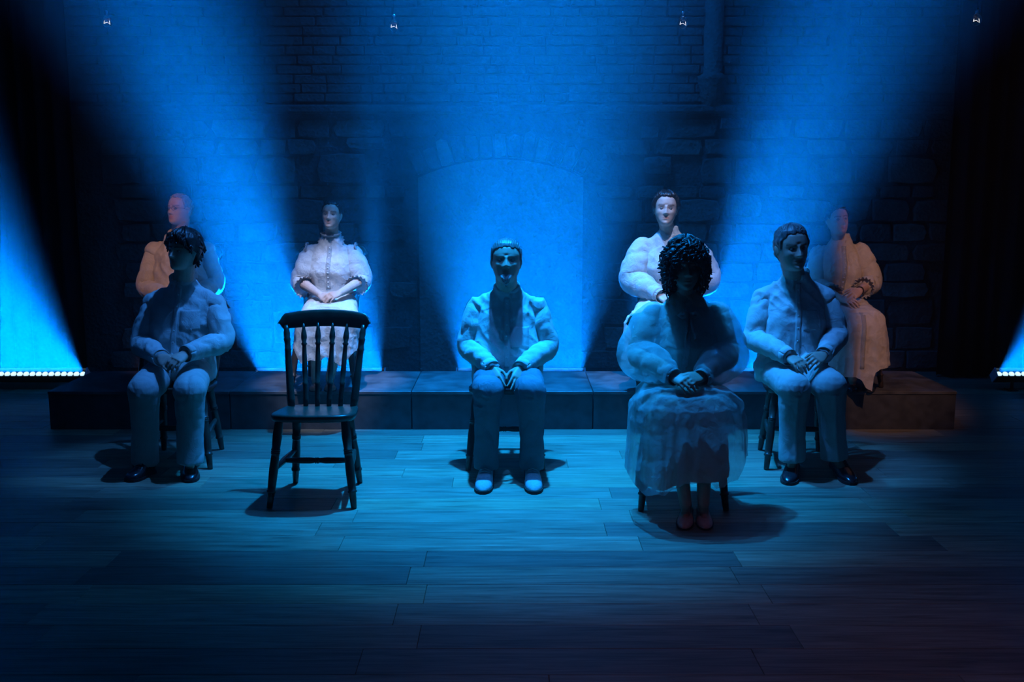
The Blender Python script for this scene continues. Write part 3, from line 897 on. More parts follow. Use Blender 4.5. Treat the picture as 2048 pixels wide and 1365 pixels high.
def folds(me, S, amp=1.0, seed=0.0, torso=None, dirfreq=(13, 13, 6)):
    """cloth folds: S = list of (A, B, radius, along_freq, amplitude) limb axes; elsewhere drape folds"""
    V, Nn = get_v(me), get_n(me)
    best = np.full(len(V), 9.0); dsp = np.zeros(len(V)); wt = np.zeros(len(V))
    off = 0.0
    for (A, B, r_, fr, am) in S:
        s_, d, an = seg(V, A, B)
        L = np.linalg.norm(np.asarray(B) - np.asarray(A))
        q = d / r_
        ph = vnoise(np.stack([s_ * fr * .45 + off + seed, np.cos(an) * .9 + seed, np.sin(an) * .9], 1)) * 1.3
        wv = np.sin(((s_ + off) * fr + 1.9 * np.cos(an + seed + off) + ph * 2.6) * .5)
        wv = np.abs(wv) ** .75 * 2 - 1.2
        amp_l = .45 + .55 * np.abs(vnoise(np.stack([s_ * 9 + seed * 3 + off, np.cos(an) * 1.3 + 5, np.sin(an) * 1.3], 1)))
        end = np.clip(s_ / L, 0, 1)
        v = am * wv * amp_l
        sel = q < best
        dsp = np.where(sel, v, dsp); best = np.where(sel, q, best)
        off += L
    limb = np.clip(1.75 - best, 0, 1) if len(S) else np.zeros(len(V))
    t1 = vnoise(V * np.array(dirfreq) + seed * 7)
    t2 = vnoise(V * np.array(dirfreq) * 2.1 + seed * 3 + 11)
    t3 = vnoise(np.stack([(V[:, 0] + V[:, 2]) * 16 + seed, (V[:, 0] - V[:, 2]) * 5, V[:, 1] * 8], 1))
    rid = (1 - np.abs(t1) * 2) * .6 + (1 - np.abs(t2) * 2) * .35 + (1 - np.abs(t3) * 2) * .4
    tor = .0080 * rid
    V2 = V + Nn * ((dsp * limb + tor * (1 - limb)) * amp)[:, None]
    set_v(me, V2)

def shell_hair(H, line, thick, name, mat, root, seed=0.0, strands=0.018, freq=26, comb='back', taper=.06):
    """scalp hair as a skin over the skull: line(az) = hairline height, thick(az, z) = thickness"""
    n, m = 120, 70
    az = np.linspace(0, 2 * math.pi, n, endpoint=False)
    rings = []
    for z in np.linspace(-.46, .5, m):
        zz = np.full(n, z)
        p = H.surf(az, zz)
        a = np.minimum(az, 2 * math.pi - az)
        ln = line(a, az)
        over = np.clip((z - ln + .02 * vnoise(np.stack([az * 6 + seed, zz * 0, zz * 0 + seed], 1))) / taper, -1, 1)
        th = thick(a, z)
        if comb == 'back': st = np.sin(p[:, 0] * freq * 6 + 2.5 * vnoise(np.stack([p[:, 0] * 18, p[:, 1] * 3, zz * 3 + seed], 1)))
        else: st = vnoise(np.stack([az * freq * .35, zz * freq * .55 + seed, zz * 0 + seed], 1)) * 1.6
        t = np.where(over > 0, th * np.sqrt(np.clip(over, 0, 1)) + strands * st * over, -.06 + .06 * np.clip(1 + over, 0, 1) * .5)
        r_ = np.stack([p[:, 0], p[:, 1] - .04, np.full(n, max(z - .12, 0) * 1.2)], 1)
        r_ = r_ / np.maximum(np.linalg.norm(r_, axis=1), 1e-6)[:, None]
        p = p + r_ * t[:, None]
        rings.append(H.w(p))
    mb = MB().loft(rings)
    return mb

def curl_tuft(mb, base, direction, length, r_, turns, seed, rad=.008):
    rr_ = random.Random(seed)
    d = nrm(direction); u = nrm(np.cross(d, (0.3, 1, .2))); w = np.cross(d, u)
    pts, rd = [], []
    ph = rr_.uniform(0, 6.3)
    for i in range(11):
        t = i / 10
        a = ph + turns * 2 * math.pi * t
        pts.append(base + d * length * t + (u * math.cos(a) + w * math.sin(a)) * r_ * (1 - .35 * t) + np.array([0, 0, -.35 * length * t * t]))
        rd.append(rad * (1 - .75 * t) + .0008)
    mb.tube(pts, rd, 5)

def shoe(root, heel, toe, style, ankle=None):
    """heel and toe: points on the ground; returns the shoe object (> sole, laces)"""
    heel, toe = np.asarray(heel, float), np.asarray(toe, float)
    d = nrm(toe - heel); L = np.linalg.norm(toe - heel); s_ = np.array([d[1], -d[0], 0]); up = np.array([0, 0, 1.0])
    U = np.array([0, .05, .15, .3, .45, .6, .75, .88, .96, 1.0])
    Wd = {'leather': [.018, .030, .035, .036, .038, .045, .048, .042, .028, .008], 'trainer': [.02, .033, .038, .039, .041, .047, .050, .045, .032, .01], 'flat': [.014, .025, .029, .029, .032, .038, .040, .034, .022, .006]}[style]
    Hh = {'leather': [.06, .088, .095, .094, .082, .062, .052, .046, .036, .018], 'trainer': [.06, .082, .086, .086, .080, .066, .056, .050, .040, .02], 'flat': [.035, .045, .045, .040, .034, .032, .036, .036, .030, .014]}[style]
    mats = {'leather': (M['leather'], M['sole']), 'trainer': (M['trainer'], M['sole']), 'flat': (M['ballet'], M['sole'])}[style]
    sz = .012 if style != 'flat' else .005
    base = heel[2]
    a = np.linspace(0, math.pi, 13)
    rings = []
    for u, w_, h in zip(U, Wd, Hh):
        c = heel + d * L * u
        e = .75
        top = [c + s_ * w_ * math.copysign(abs(math.cos(q)) ** e, math.cos(q)) + up * (sz + (h - sz) * abs(math.sin(q)) ** e) for q in a]
        bot = [c - s_ * w_ * .9 + up * (sz * .9), c + s_ * w_ * .9 + up * (sz * .9)]
        rings.append(top + bot)
    me = MB().loft(rings)
    up_o = me.build('shoe', mats[0], root)
    md = up_o.modifiers.new('sub', 'SUBSURF'); md.levels = 1; md.render_levels = 1
    rings = []
    for u, w_ in zip(U, Wd):
        c = heel + d * L * u; k = w_ + .003
        h0 = .0 if style != 'leather' or u < .28 or u > .42 else .006
        rings.append([c - s_ * k + up * h0, c + s_ * k + up * h0, c + s_ * k + up * (sz + .004), c - s_ * k + up * (sz + .004)])
    MB().loft(rings).build('sole', mats[1], up_o, False)
    if style != 'flat':
        mb = MB()
        for i, u in enumerate(np.linspace(.36, .60, 5)):
            h = np.interp(u, U, Hh); w_ = np.interp(u, U, Wd) * .55
            c = heel + d * L * u + up * (h + .003)
            mb.tube([c - s_ * w_ - up * .006 + d * .005, c + up * .002, c + s_ * w_ - up * .006 - d * .004], .0028, 6)
        c = heel + d * L * .34 + up * (np.interp(.34, U, Hh) + .006)
        for sg in (-1, 1):
            mb.tube([c, c + s_ * sg * .018 + up * .008, c + s_ * sg * .03 - up * .004 + d * .01, c + s_ * sg * .012 + d * .004], .0024, 6)
        mb.build('laces', M['lace_cord'] if style == 'trainer' else M['leather'], up_o)
    return up_o

def band(c, a, b, h, th, axis=None, n=40, gap=0.0, ruffle=0.0, freq=14, tilt=0.0, flare=0.0, jag=0.0):
    """a standing band of cloth round a neck or wrist: ellipse a x b about c, axis = direction of its height"""
    axis = nrm(axis if axis is not None else (0, 0, 1))
    u = nrm(np.cross((0, 1, 0), axis)) if abs(axis[1]) < .9 else np.array([1.0, 0, 0]); v = np.cross(axis, u)
    if v[1] > 0: v = -v                      # v points to the front
    rings = []
    for t in np.linspace(-math.pi + gap, math.pi - gap, n):
        rf = ruffle * math.sin(freq * t)
        def P(k, out):
            e = 1 + flare * k
            return c + u * (a * e + out + rf * k) * math.sin(t) - v * (b * e + out + rf * k) * math.cos(t) + axis * (h * k + jag * k * math.sin(freq * 1.7 * t + 1))
        rings.append([P(0, 0), P(.5, .001), P(1, 0), P(1, th), P(.5, th + .001), P(0, th)])
    return MB().loft(rings, cap=True)

def tint_head(o, H, root, brow=(.25, .2, .18), lip=(1.0, .62, .6), stubble=None):
    V = get_v(o.data) + np.array(root['_org'])
    p = H.loc(V)
    col = np.ones((len(V), 4))
    front = p[:, 1] < -.2
    x, z = np.abs(p[:, 0]), p[:, 2]
    bz = .085 + .03 * np.clip(1 - ((x - .16) / .12) ** 2, -1, 1) * .5
    b = np.clip(1 - np.abs(z - bz) / .026, 0, 1) * (x > .045) * (x < .24) * front
    col[:, :3] *= 1 - np.clip(b * 1.4, 0, 1)[:, None] * (1 - np.array(brow))
    l = np.clip(1.6 - (np.abs(z + .288) / .036) ** 2 - (x / .10) ** 2 * 1.2, 0, 1) * front
    col[:, :3] *= 1 - l[:, None] * (1 - np.array(lip))
    e = np.clip(1.7 - ((x - .135) / .05) ** 2 - (z / .022) ** 2, 0, 1) * front
    col[:, :3] *= 1 - e[:, None] * .72
    at = o.data.color_attributes.new('tint', 'FLOAT_COLOR', 'POINT')
    at.data.foreach_set('color', col.astype(np.float32).ravel())

def body(root, c, H, nb, skin):
    """one continuous figure: head, neck, trunk, arms with hands, legs with feet"""
    mb = MB()
    add_head(mb, H, c.get('nose', 1.0), c['male'])
    nr = c.get('neck_r', .058 if c['male'] else .047)
    hb = H.w([0, .10, -.30])[0]
    mb.tube([nb + (0, .01, -.05), nb + (0, .005, .0), hb * .5 + nb * .5, hb, H.w([0, .08, -.1])[0]], [nr * 1.25, nr * 1.08, nr, nr, nr * .95], 18)
    SL, SR = c['sh']; hip = c['hip']
    ch = (SL + SR) / 2
    mb.tube([hip + (0, 0, .0), hip * .55 + ch * .45, ch + (0, 0, -.06), nb + (0, .01, -.02)], [(.11, .08), (.10, .075), (.12, .075), (.05, .05)], 18, up=(0, 1, 0))
    mb.capsule(SL * .8 + SR * .2 + (0, .01, -.03), SL + (0, .01, -.03), .03, .03); mb.capsule(SR * .8 + SL * .2 + (0, .01, -.03), SR + (0, .01, -.03), .03, .03)
    for i, sg in ((0, -1), (1, 1)):
        S, E, W = c['sh'][i], c['el'][i], c['wr'][i]
        mb.capsule(S + (0, .005, -.03), E, .034, .034, 14)
        mid = E * .7 + W * .3
        mb.capsule(E, mid, .037, .036, 14); mb.capsule(mid, W, .036, .024, 14)
        hp = hip + (sg * .085, 0, -.02)
        Kn, An = c['kn'][i], c['an'][i]
        mb.capsule(hp, Kn, .07, .048, 14)
        calf = Kn * .68 + An * .32 + (0, .012, 0)
        mb.capsule(Kn, calf, .046, .046, 14); mb.capsule(calf, An, .045, .030, 14)
        hl, to = c['heel'][i], c['toe'][i]
        mb.capsule(An, hl * .85 + to * .15 + (0, 0, .028), .03, .024, 12)
        mb.capsule(hl * .85 + to * .15 + (0, 0, .028), hl * .25 + to * .75 + (0, 0, .022), .026, .02, 12)
        mb.capsule(An + (0, 0, .0), hl * .4 + to * .6 + (0, 0, .028), .026, .021, 12)
        kn_, nn_, th_, cu = c['hand'][i]
        hand(mb, W, kn_, nn_, th_, cu, size=c.get('hsize', .95))
    me = voxel(mb, .0042, 2, .4, .42)
    o = finish(me, 'body', skin, root)
    tint_head(o, H, root, c.get('brow', (.25, .2, .18)), c.get('lip', (1, .66, .62)))
    for sx in (-1, 1):
        e = MB().ball(H.w([sx * .135, -.306, 0])[0], .043 * H.h, 12, 8)
        e.build('eye', M['eye'], root)
    return o

def prep(c):
    """pixels -> joints"""
    q = dict(c)
    for k in ('sh', 'el', 'wr', 'kn', 'an'): q[k] = [J(*p) for p in c[k]]
    q['heel'] = [G(*p, c['ground']) for p in c['heel']]; q['toe'] = [G(*p, c['ground']) for p in c['toe']]
    q['hand'] = [(J(*h[0]), np.array(h[1], float), h[2], h[3]) for h in c['hand']]
    ch = CH[c['chair']]
    q['seat'] = ch[2] + .468
    hx = c.get('hipx', ch[0])
    q['hip'] = np.array([hx, ch[1] + c.get('hipy', .03), q['seat'] + .085])
    return q

def head_and_neck(c):
    H = Head(J(*c['head'][0]), J(*c['head'][1]), c.get('yaw', 0), c.get('pitch', 0), c.get('wide', 1.0))
    SL, SR = c['sh']
    nb = (SL + SR) / 2 + np.array([c.get('nbx', 0.0), 0, c.get('nbz', .055)])
    return H, nb

def torso_rings(c, nb, spec):
    """spec: (t, half width, half depth, forward shift); t = 0 at the seat, 1 at the shoulder joints"""
    hip = c['hip']; sh = (c['sh'][0] + c['sh'][1]) / 2
    z0 = c['seat']
    out = []
    for t, a, b, f in spec:
        z = z0 + (sh[2] - z0) * t
        k = np.clip(t, 0, 1)
        x = hip[0] * (1 - k) + sh[0] * k; y = hip[1] * (1 - k) + sh[1] * k - f
        if t > 1.05: x, y = nb[0], sh[1] * .5 + nb[1] * .5 - f
        out.append(ring((x, y, z), a, b, tilt=.0))
    return out

def sleeve(c, nb, i, radii, mat, parent, root, stop=1.0, seed=0.0, amp=1.0, n=36, m=56, name='sleeve'):
    """a loose sleeve with its own folds: (end point, direction, radius)"""
    Sh, E, W = c['sh'][i], c['el'][i], c['wr'][i]
    S0 = Sh + (nb - Sh) * .30 + np.array([0, .01, -.045])
    r0 = radii[0]
    P, Rr = resample([S0, Sh + np.array([0, .005, -.012]), Sh * .5 + E * .5, E, E * .5 + W * .5, W], [r0 * .72, r0 * .96, radii[1], radii[2], radii[3], radii[4]], m)
    k = max(6, int(m * (1 / 6 + 5 / 6 * stop))) if stop < 1 else m
    P, Rr = P[:k], Rr[:k, 0]
    mb = MB().tube(P, list(Rr), n)
    me = mb.mesh('sleeve'); fix_normals(me)
    S = [(Sh, E, radii[1], 40, .0090 * amp), (E, W, radii[3], 60, .0100 * amp)]
    folds(me, S, 1.0, seed + i * 2.7)
    o = finish(me, name, mat, root, parent)
    return P[-1], nrm(P[-1] - P[-4]), Rr[-1], o

def man(key, label, c, skin, hair_fn):
    c = prep(c); H, nb = head_and_neck(c)
    org = np.array([c['hip'][0], c['hip'][1], c['ground']])
    root = thing('person', label, 'person', org, 'seated performers')
    body(root, c, H, nb, skin)
    hair_fn(H, root)
    # trousers: seat, thighs, shins down to the hem
    mb = MB(); hip = c['hip']
    mb.ball(hip + (0, .02, -.01), (.165, .125, .09))
    S = []
    for i, sg in ((0, -1), (1, 1)):
        hp = hip + (sg * .088, -.01, -.012); Kn, An = c['kn'][i], c['an'][i]
        kr = c.get('knee_r', .082)
        P, Rr = resample([hp, hp * .5 + Kn * .5 + (0, 0, .004), Kn + (0, .0, 0)], [.098, .093, kr], 10)
        mb.tube(P, list(Rr[:, 0]), 18); mb.ball(Kn, kr)
        sr = c.get('shin_r', .07)
        An2 = An + (0, 0, -.005)
        P, Rr = resample([Kn + (0, .005, 0), Kn * .6 + An * .4 + (0, .012, 0), Kn * .25 + An * .75 + (0, .008, 0), An2], [kr * .97, sr * 1.03, sr, sr * 1.04], 12)
        mb.tube(P, list(Rr[:, 0]), 18)
        fa = c.get('leg_fold', .005)
        S += [(hp, Kn, .09, 42, fa), (Kn, An2, sr, 30, fa * .8)]
    me = voxel(mb, .0075, 5, .5)
    folds(me, S, 1.0, c['seed'])
    if c.get('crease'):
        V, Nn = get_v(me), get_n(me)
        for i in (0, 1):
            s_, d, an = seg(V, c['kn'][i] + (0, 0, -.04), c['an'][i])
            dx = V[:, 0] - (c['kn'][i][0] + (c['an'][i][0] - c['kn'][i][0]) * s_ / max(np.linalg.norm(c['an'][i] - c['kn'][i]), .01))
            k = np.exp(-(dx / .012) ** 2) * (Nn[:, 1] < -.3) * (d < .11) * (V[:, 2] < c['kn'][i][2] - .03)
            V[:, 1] -= .010 * k
        set_v(me, V)
    tr = finish(me, 'trousers', M[c['trousers']], root)
    # shirt
    g = c.get('girth', 1.0); bl = c.get('belly', .02)
    mb = MB()
    hem = c.get('shirt_hem', 0.02)
    sw = np.linalg.norm(c['sh'][0] - c['sh'][1]) / 2
    mb.loft(torso_rings(c, nb, [(hem, .185 * g, .145 * g, bl * .6), (.12, .192 * g, .148 * g, bl), (.3, .188 * g, .142 * g, bl), (.5, .182 * g, .132 * g, bl * .7), (.72, (sw + .005) * 1.0, .126, .012), (.88, sw * .98, .112, .006), (1.0, sw * .9, .09, 0), (1.1, sw * .66, .074, 0), (1.2, .082, .066, .004), (1.27, .066, .062, .006)]))
    for i in (0, 1):
        Sh = c['sh'][i]
        mb.capsule(nb + (0, .01, -.035), Sh + (0, .005, .0), .048, .044)
        mb.ball(Sh + (0, 0, -.012), .058)
    if c.get('tails'):
        for i in (0, 1):
            t_ = c['hip'] * .62 + c['kn'][i] * .38
            mb.capsule(c['hip'] + ((-.1, .1)[i], -.02, .01), t_ + (0, 0, .028), .105, .085)
    me = voxel(mb, .0075, 5, .5)
    folds(me, [], 1.7, c['seed'] + 3.1, dirfreq=(11, 9, 6))
    sh = finish(me, 'shirt', M[c['shirt']], root)
    bv = bvh_of(sh)
    for i in (0, 1):
        P, d, r_, so = sleeve(c, nb, i, c.get('sleeve_r', [.053, .066, .063, .057, .042]), M[c['shirt']], sh, root, 1.0, c['seed'], 1.25)
        band(P - d * .046, r_ + .003, r_ + .003, .052, .004, d, 30).build('cuff', M[c['shirt']], sh)
    ccol = nb + np.array([0, -.006, .018])
    band(ccol, c.get('neck_r', .058) + .012, c.get('neck_r', .058) + .012, .036, .0035, nrm((0, -.35, 1)), 36, gap=.14).build('collar', M[c['shirt']], sh)
    xs, xh = nb[0], c['hip'][0]
    zt, zb = nb[2] - .02, c['seat'] + .12
    strip(bv, [(xs, zt), ((xs + xh) / 2, (zt + zb) / 2), (xh, zb)], .032, .004, n=30, y0=c['hip'][1] - .6 if False else 0).build('placket', M[c['shirt']], sh)
    for t in np.linspace(.08, .85, 6):
        h = on_front(bv, xs + (xh - xs) * t, zt + (zb - zt) * t)
        if h is not None and h[0][1] > c['kn'][0][1] + .1:
            MB().ball(h[0] - (0, .005, 0), (.0055, .0028, .0055), 10, 6).build('button', M['button'], sh)
    if c.get('pocket'):
        px_, pz_ = c['pocket']
        px_ += (xs + xh) / 2; pz_ += zt
        strip(bv, [(px_, pz_), (px_, pz_ - .115)], .105, .0035, n=12).build('pocket', M[c['shirt']], sh)
    for i in (0, 1):
        shoe(root, c['heel'][i], c['toe'][i], c['shoe'])
    return root, H, c

def cut_hem(me, hemz, keep=None):
    bm = bmesh.new(); bm.from_mesh(me)
    dead = [f for f in bm.faces if (lambda p: p[2] < hemz(p))(f.calc_center_median())]
    bmesh.ops.delete(bm, geom=dead, context='FACES')
    for v in bm.verts:
        if v.is_boundary: v.co.z = hemz(v.co)
    bmesh.ops.smooth_vert(bm, verts=[v for v in bm.verts if v.is_boundary], factor=.5, use_axis_x=True, use_axis_y=True, use_axis_z=False)
    bm.to_mesh(me); bm.free(); me.update()

def dress_mesh(c, nb, grow=0.0, sl=None, skirt=True, bod=True, hempts=None, seed=0.0, fold_n=15, fold_a=.014, skirt_w=None, back=.30):
    mb = MB(); S = []
    sw = np.linalg.norm(c['sh'][0] - c['sh'][1]) / 2
    g = c.get('girth', 1.0); gr = grow
    if bod:
        mb.loft(torso_rings(c, nb, [(0.0, .185 * g + gr, .145 * g + gr, .0), (.18, .165 * g + gr, .128 * g + gr, .01), (.34, .138 * g + gr, .108 * g + gr, .012), (.48, .142 * g + gr, .112 * g + gr, .016), (.68, sw * .98 + gr, .125 * g + gr, .034), (.84, sw * .97 + gr, .108 + gr, .02), (.98, sw * .88 + gr, .082 + gr, 0), (1.1, sw * .62, .066, 0), (1.2, .066, .056, .002), (1.27, .052, .05, .004)]))
        for i in (0, 1):
            Sh = c['sh'][i]
            mb.capsule(nb + (0, .008, -.035), Sh + (0, 0, -.004), .040 + gr * .5, .038 + gr * .5)
            mb.ball(Sh + (0, 0, -.012), .048 + gr * .5)
    kz = (c['kn'][0] + c['kn'][1]) / 2
    sp_ = np.linalg.norm(c['kn'][0] - c['kn'][1]) / 2
    hw = skirt_w or (sp_ + .13)
    hemz = None
    if skirt:
        hip = c['hip']; kn = kz
        rings = []
        for t in np.linspace(0, 1, 7):
            p = hip * (1 - t) + kn * t
            a = np.linspace(0, 2 * math.pi, 28, endpoint=False)
            w_ = (.185 * g) * (1 - t) + (hw * .94) * t + gr; h_ = .10 * (1 - t) + .088 * t + gr * .6
            rings.append([p + np.array([w_ * math.copysign(abs(math.cos(q)) ** .7, math.cos(q)), 0, h_ * math.copysign(abs(math.sin(q)) ** .85, math.sin(q)) - .01]) for q in a])
        mb.loft(rings)
        an = (c['an'][0] + c['an'][1]) / 2
        zmin = min(hempts[:, 1]) - .03
        top = kn[2] + .055
        for t_, x_, w_, d_, yo in ():
            pass
        rings = []
        for t in np.linspace(0, 1, 9):
            z = top + (zmin - top) * t
            w_ = np.interp(t, [0, .08, .25, .55, 1], [hw * .72, hw * .93, hw, hw * 1.02, hw * 1.09]) + gr
            yf = np.interp(t, [0, .08, .25, 1], [kn[1] - .035, kn[1] - .075, kn[1] - .095, kn[1] - .10]) - gr
            yb = kn[1] + back * np.interp(t, [0, .1, 1], [.8, 1, 1])
            x = kn[0] * (1 - t) + (kn[0] * .4 + an[0] * .6) * t
            rings.append(ring((x, (yf + yb) / 2, z), w_, (yb - yf) / 2, 40, .72))
        mb.loft(rings)
        hx, hz_ = hempts[:, 0], hempts[:, 1]
        hemz = lambda p: float(np.interp(p[0], hx, hz_))
    me = voxel(mb, .008, 6, .5)
    folds(me, S, 1.0, seed, dirfreq=(15, 15, 8))
    if skirt:
        V, Nn = get_v(me), get_n(me)
        cx, cy = kz[0], kz[1] + .08
        an_ = np.arctan2(V[:, 0] - cx, -(V[:, 1] - cy))
        zz = V[:, 2]
        top = kz[2] + .02; low = min(hempts[:, 1])
        t = np.clip((top - zz) / max(top - low, .05), 0, 1)
        side = np.clip((np.abs(Nn[:, 2]) * -1 + .9) * 3, 0, 1)
        w_ = vnoise(np.stack([an_ * 2.2 + seed, zz * 2.2, an_ * 0 + seed], 1))
        fl = np.sin(an_ * fold_n + w_ * 3.4) * (.5 + .5 * vnoise(np.stack([an_ * 3 + 9, zz * 1.5, an_ * 0 + seed * 2], 1)))
        V2 = V + Nn * (fold_a * (.25 + .75 * t) * (t > 0) * np.minimum(t * 8, 1) * fl * side * (V[:, 1] < cy + .25))[:, None]
        set_v(me, V2)
        cut_hem(me, hemz)
    return me

def hem_of(pts, Y):
    p = sorted((J(a, b, Y)[0], J(a, b, Y)[2]) for a, b in pts)
    return np.array(p)

# ---- hair styles
def line_of(zs, aa=(0, .6, 1.0, 1.25, 1.5, 1.75, 2.1, math.pi)):
    return lambda a, az: np.interp(a, aa, zs)
MALE = (.33, .30, .22, -.02, .10, -.05, -.28, -.36)
def hair_wavy(H, root):
    mb = shell_hair(H, line_of((.27, .25, .18, -.04, .04, -.12, -.34, -.42)), lambda a, z: .10 + .05 * np.clip(z, 0, .5), 'hair', None, root, 2.0, .035, 12, 'curl')
    rr_ = random.Random(4)
    for i in range(170):
        az = rr_.uniform(-math.pi, math.pi); a = abs(az)
        lo = np.interp(a, (0, .8, 1.2, 1.7, 2.2, math.pi), (.30, .26, .06, -.02, -.3, -.38))
        z = rr_.uniform(lo, .47)
        p = H.surf(np.array([az]), np.array([z]))[0]
        out = nrm([p[0], p[1] - .02, max(z, 0) * .7])
        b = H.w(p + out * .03)[0]
        d = H.w(p + out * .03 + nrm(out * .55 + np.array([.35 * np.sign(p[0]), .15, -.75])))[0] - b
        curl_tuft(mb, b, d, rr_.uniform(.018, .034), .010, rr_.uniform(.3, .6), i, .0135)
    mb.build('hair', M['hair_dark'], root)
def hair_curly(H, root):
    mb = shell_hair(H, line_of((.22, .2, .15, -.10, -.15, -.3, -.4, -.45)), lambda a, z: .13 + .02 * (a > .8), 'hair', None, root, 5.0, .05, 14, 'curl')
    rr_ = random.Random(9)
    for i in range(420):
        az = rr_.uniform(-math.pi, math.pi); a = abs(az)
        lo = np.interp(a, (0, .55, .85, 1.2, math.pi), (.22, .16, -.2, -.42, -.45))
        z = rr_.uniform(lo, .48)
        p = H.surf(np.array([az]), np.array([z]))[0]
        out = nrm([p[0], p[1] - .02, max(z, -.1) * .8])
        vol = .12 + .08 * np.clip(.25 - z, 0, .5)
        b = H.w(p + out * vol * rr_.uniform(.5, 1.0))[0]
        d = H.w(p + out * .5 + np.array([0, 0, -.45]))[0] - H.w(p)[0]
        curl_tuft(mb, b, d, rr_.uniform(.03, .045), rr_.uniform(.010, .016), rr_.uniform(1.0, 1.7), i, .0085)
    mb.build('hair', M['hair_black'], root)
def hair_slick(mat, line=MALE, th=.045, seed=1.0):
    def f(H, root):
        shell_hair(H, line_of(line), lambda a, z: th + .025 * np.clip(z - .2, 0, .3) * 3, 'hair', None, root, seed, .012, 24, 'back', .24).build('hair', M[mat], root)
    return f
def hair_short(mat, line=MALE, th=.04, seed=1.0):
    def f(H, root):
        mb = shell_hair(H, line_of(line), lambda a, z: th + .06 * np.clip(z - .25, 0, .3), 'hair', None, root, seed, .016, 20, 'curl', .14)
        rr_ = random.Random(int(seed * 10))
        for i in range(70):
            az = rr_.uniform(-1.5, 1.5); z = rr_.uniform(.36, .48)
            p = H.surf(np.array([az]), np.array([z]))[0]
            b = H.w(p * 1.04)[0]
            d = H.w(p + np.array([.3 * rr_.uniform(-1, 1), .5, .45]))[0] - H.w(p)[0]
            curl_tuft(mb, b, d, .028, .003, .4, i, .006)
        mb.build('hair', M[mat], root)
    return f
def hair_bun(mat, vol=.05, bun=(0, .52, -.05), br=.17, seed=1.0, line=(.35, .33, .25, .06, .10, -.02, -.22, -.34), part=False):
    def f(H, root):
        mb = shell_hair(H, line_of(line), lambda a, z: vol * (1 + .5 * (a > .7) * (a < 2)), 'hair', None, root, seed, .010, 22)
        c = H.w(bun)[0]
        m = np.stack([H.x, H.y, H.z], 1)
        n0 = mb.n
        mb.ball(c, np.array([br, br * .8, br * .9]) * H.h, 28, 18, m)
        v = mb.v[-1]; dv = v - c
        mb.v[-1] = c + dv * (1 + .09 * np.sin(np.arctan2(dv[:, 0], dv[:, 2]) * 9 + np.linalg.norm(dv, axis=1) * 120))[:, None]
        mb.build('hair', M[mat], root)
    return f

FWD = (0, -.55, .83)
# ---- front row, young man with dark wavy hair
man('a', 'dark-haired young man in white shirt and pale trousers, hands folded, front row', dict(
    male=True, chair='a', ground=0.0, seed=1.3, head=((369, 464, 5.72), (363, 540, 5.70)), yaw=-.42, pitch=.05, hipx=-1.955, hipy=.05, nbz=.105,
    sh=((305, 604, 5.82), (432, 604, 5.80)), el=((284, 688, 5.74), (444, 682, 5.70)), wr=((322, 716, 5.45), (372, 708, 5.45)),
    kn=((287, 782, 5.36), (379, 784, 5.34)), an=((290, 925, 5.45), (380, 925, 5.36)), heel=((306, 945), (381, 932)), toe=((256, 966), (381, 967)),
    hand=(((338, 728, 5.36), (-.2, -.65, .6), 1, .38), ((350, 722, 5.37), (.1, -.7, .7), -1, .42)), trousers='trouser', shirt='shirt', crease=False, tails=True,
    pocket=(.085, -.12), shoe='leather', knee_r=.088, shin_r=.072, leg_fold=.005), M['skin'], hair_wavy)
# ---- front row, man in jeans
rC, HC, cC = man('c', 'grey-haired bearded man in white shirt, jeans and grey trainers', dict(
    male=True, chair='c', ground=0.0, seed=4.7, head=((1013, 482, 5.72), (1012, 568, 5.70)), yaw=0.0, pitch=-.15, hipx=-.03, nbz=.072, wide=1.02,
    sh=((953, 611, 5.80), (1075, 611, 5.80)), el=((938, 694, 5.74), (1094, 694, 5.74)), wr=((985, 738, 5.46), (1041, 738, 5.46)),
    kn=((975, 786, 5.33), (1062, 786, 5.33)), an=((972, 936, 5.36), (1064, 936, 5.36)), heel=((976, 938), (1062, 938)), toe=((965, 990), (1069, 990)),
    hand=(((992, 762, 5.38), (-.35, -.85, .45), 1, .10), ((1034, 762, 5.38), (.35, -.85, .45), -1, .10)), trousers='denim', shirt='shirt', girth=1.06, belly=.05,
    pocket=(.075, -.16), shoe='trainer', knee_r=.083, shin_r=.066, leg_fold=.009, neck_r=.062, brow=(.5, .5, .5)), M['skin_tan'], hair_slick('hair_grey', (.30, .28, .24, .0, .10, -.05, -.25, -.34), .05, 3.0))
def beard(H, root):
    n, m = 60, 26
    az = np.linspace(-.72, .72, n)
    rings = []
    mb = MB()
    for z in np.linspace(-.57, -.315, m):
        p = H.surf(az, np.full(n, max(z, -.47)))
        p[:, 2] = z
        a = np.abs(az)
        top = np.interp(a, (0, .12, .3, .55, .8, 1.05), (-.335, -.335, -.325, -.33, -.36, -.40))
        inn = np.clip((top - z) / .13, -1, 1) * np.clip((.70 - a) / .15, -1, 1)
        st = vnoise(np.stack([az * 16, np.full(n, z * 26), az * 0 + 3], 1))
        t = np.where(inn > 0, .042 * np.clip(inn, 0, 1) + .014 * st * np.clip(inn, 0, 1), -.12) + .045 * np.exp(-(az / .4) ** 2) * np.interp(z, [-.46, -.34], [1, 0])
        p[:, 1] -= t; p[:, 0] += np.sign(az) * t * np.minimum(a, 1) * .6
        p[:, 0] *= np.interp(z, [-.57, -.52, -.44], [.35, .8, 1.0]); p[:, 1] += np.interp(z, [-.57, -.50], [.05, 0])
        back = p * np.array([.75, .5, 1]); back[:, 1] = np.maximum(back[:, 1], p[:, 1] + .06)
        rings.append(np.concatenate([H.w(p), H.w(back)[::-1]]))
    mb.loft(rings).build('beard', M['beard'], root)
beard(HC, rC)
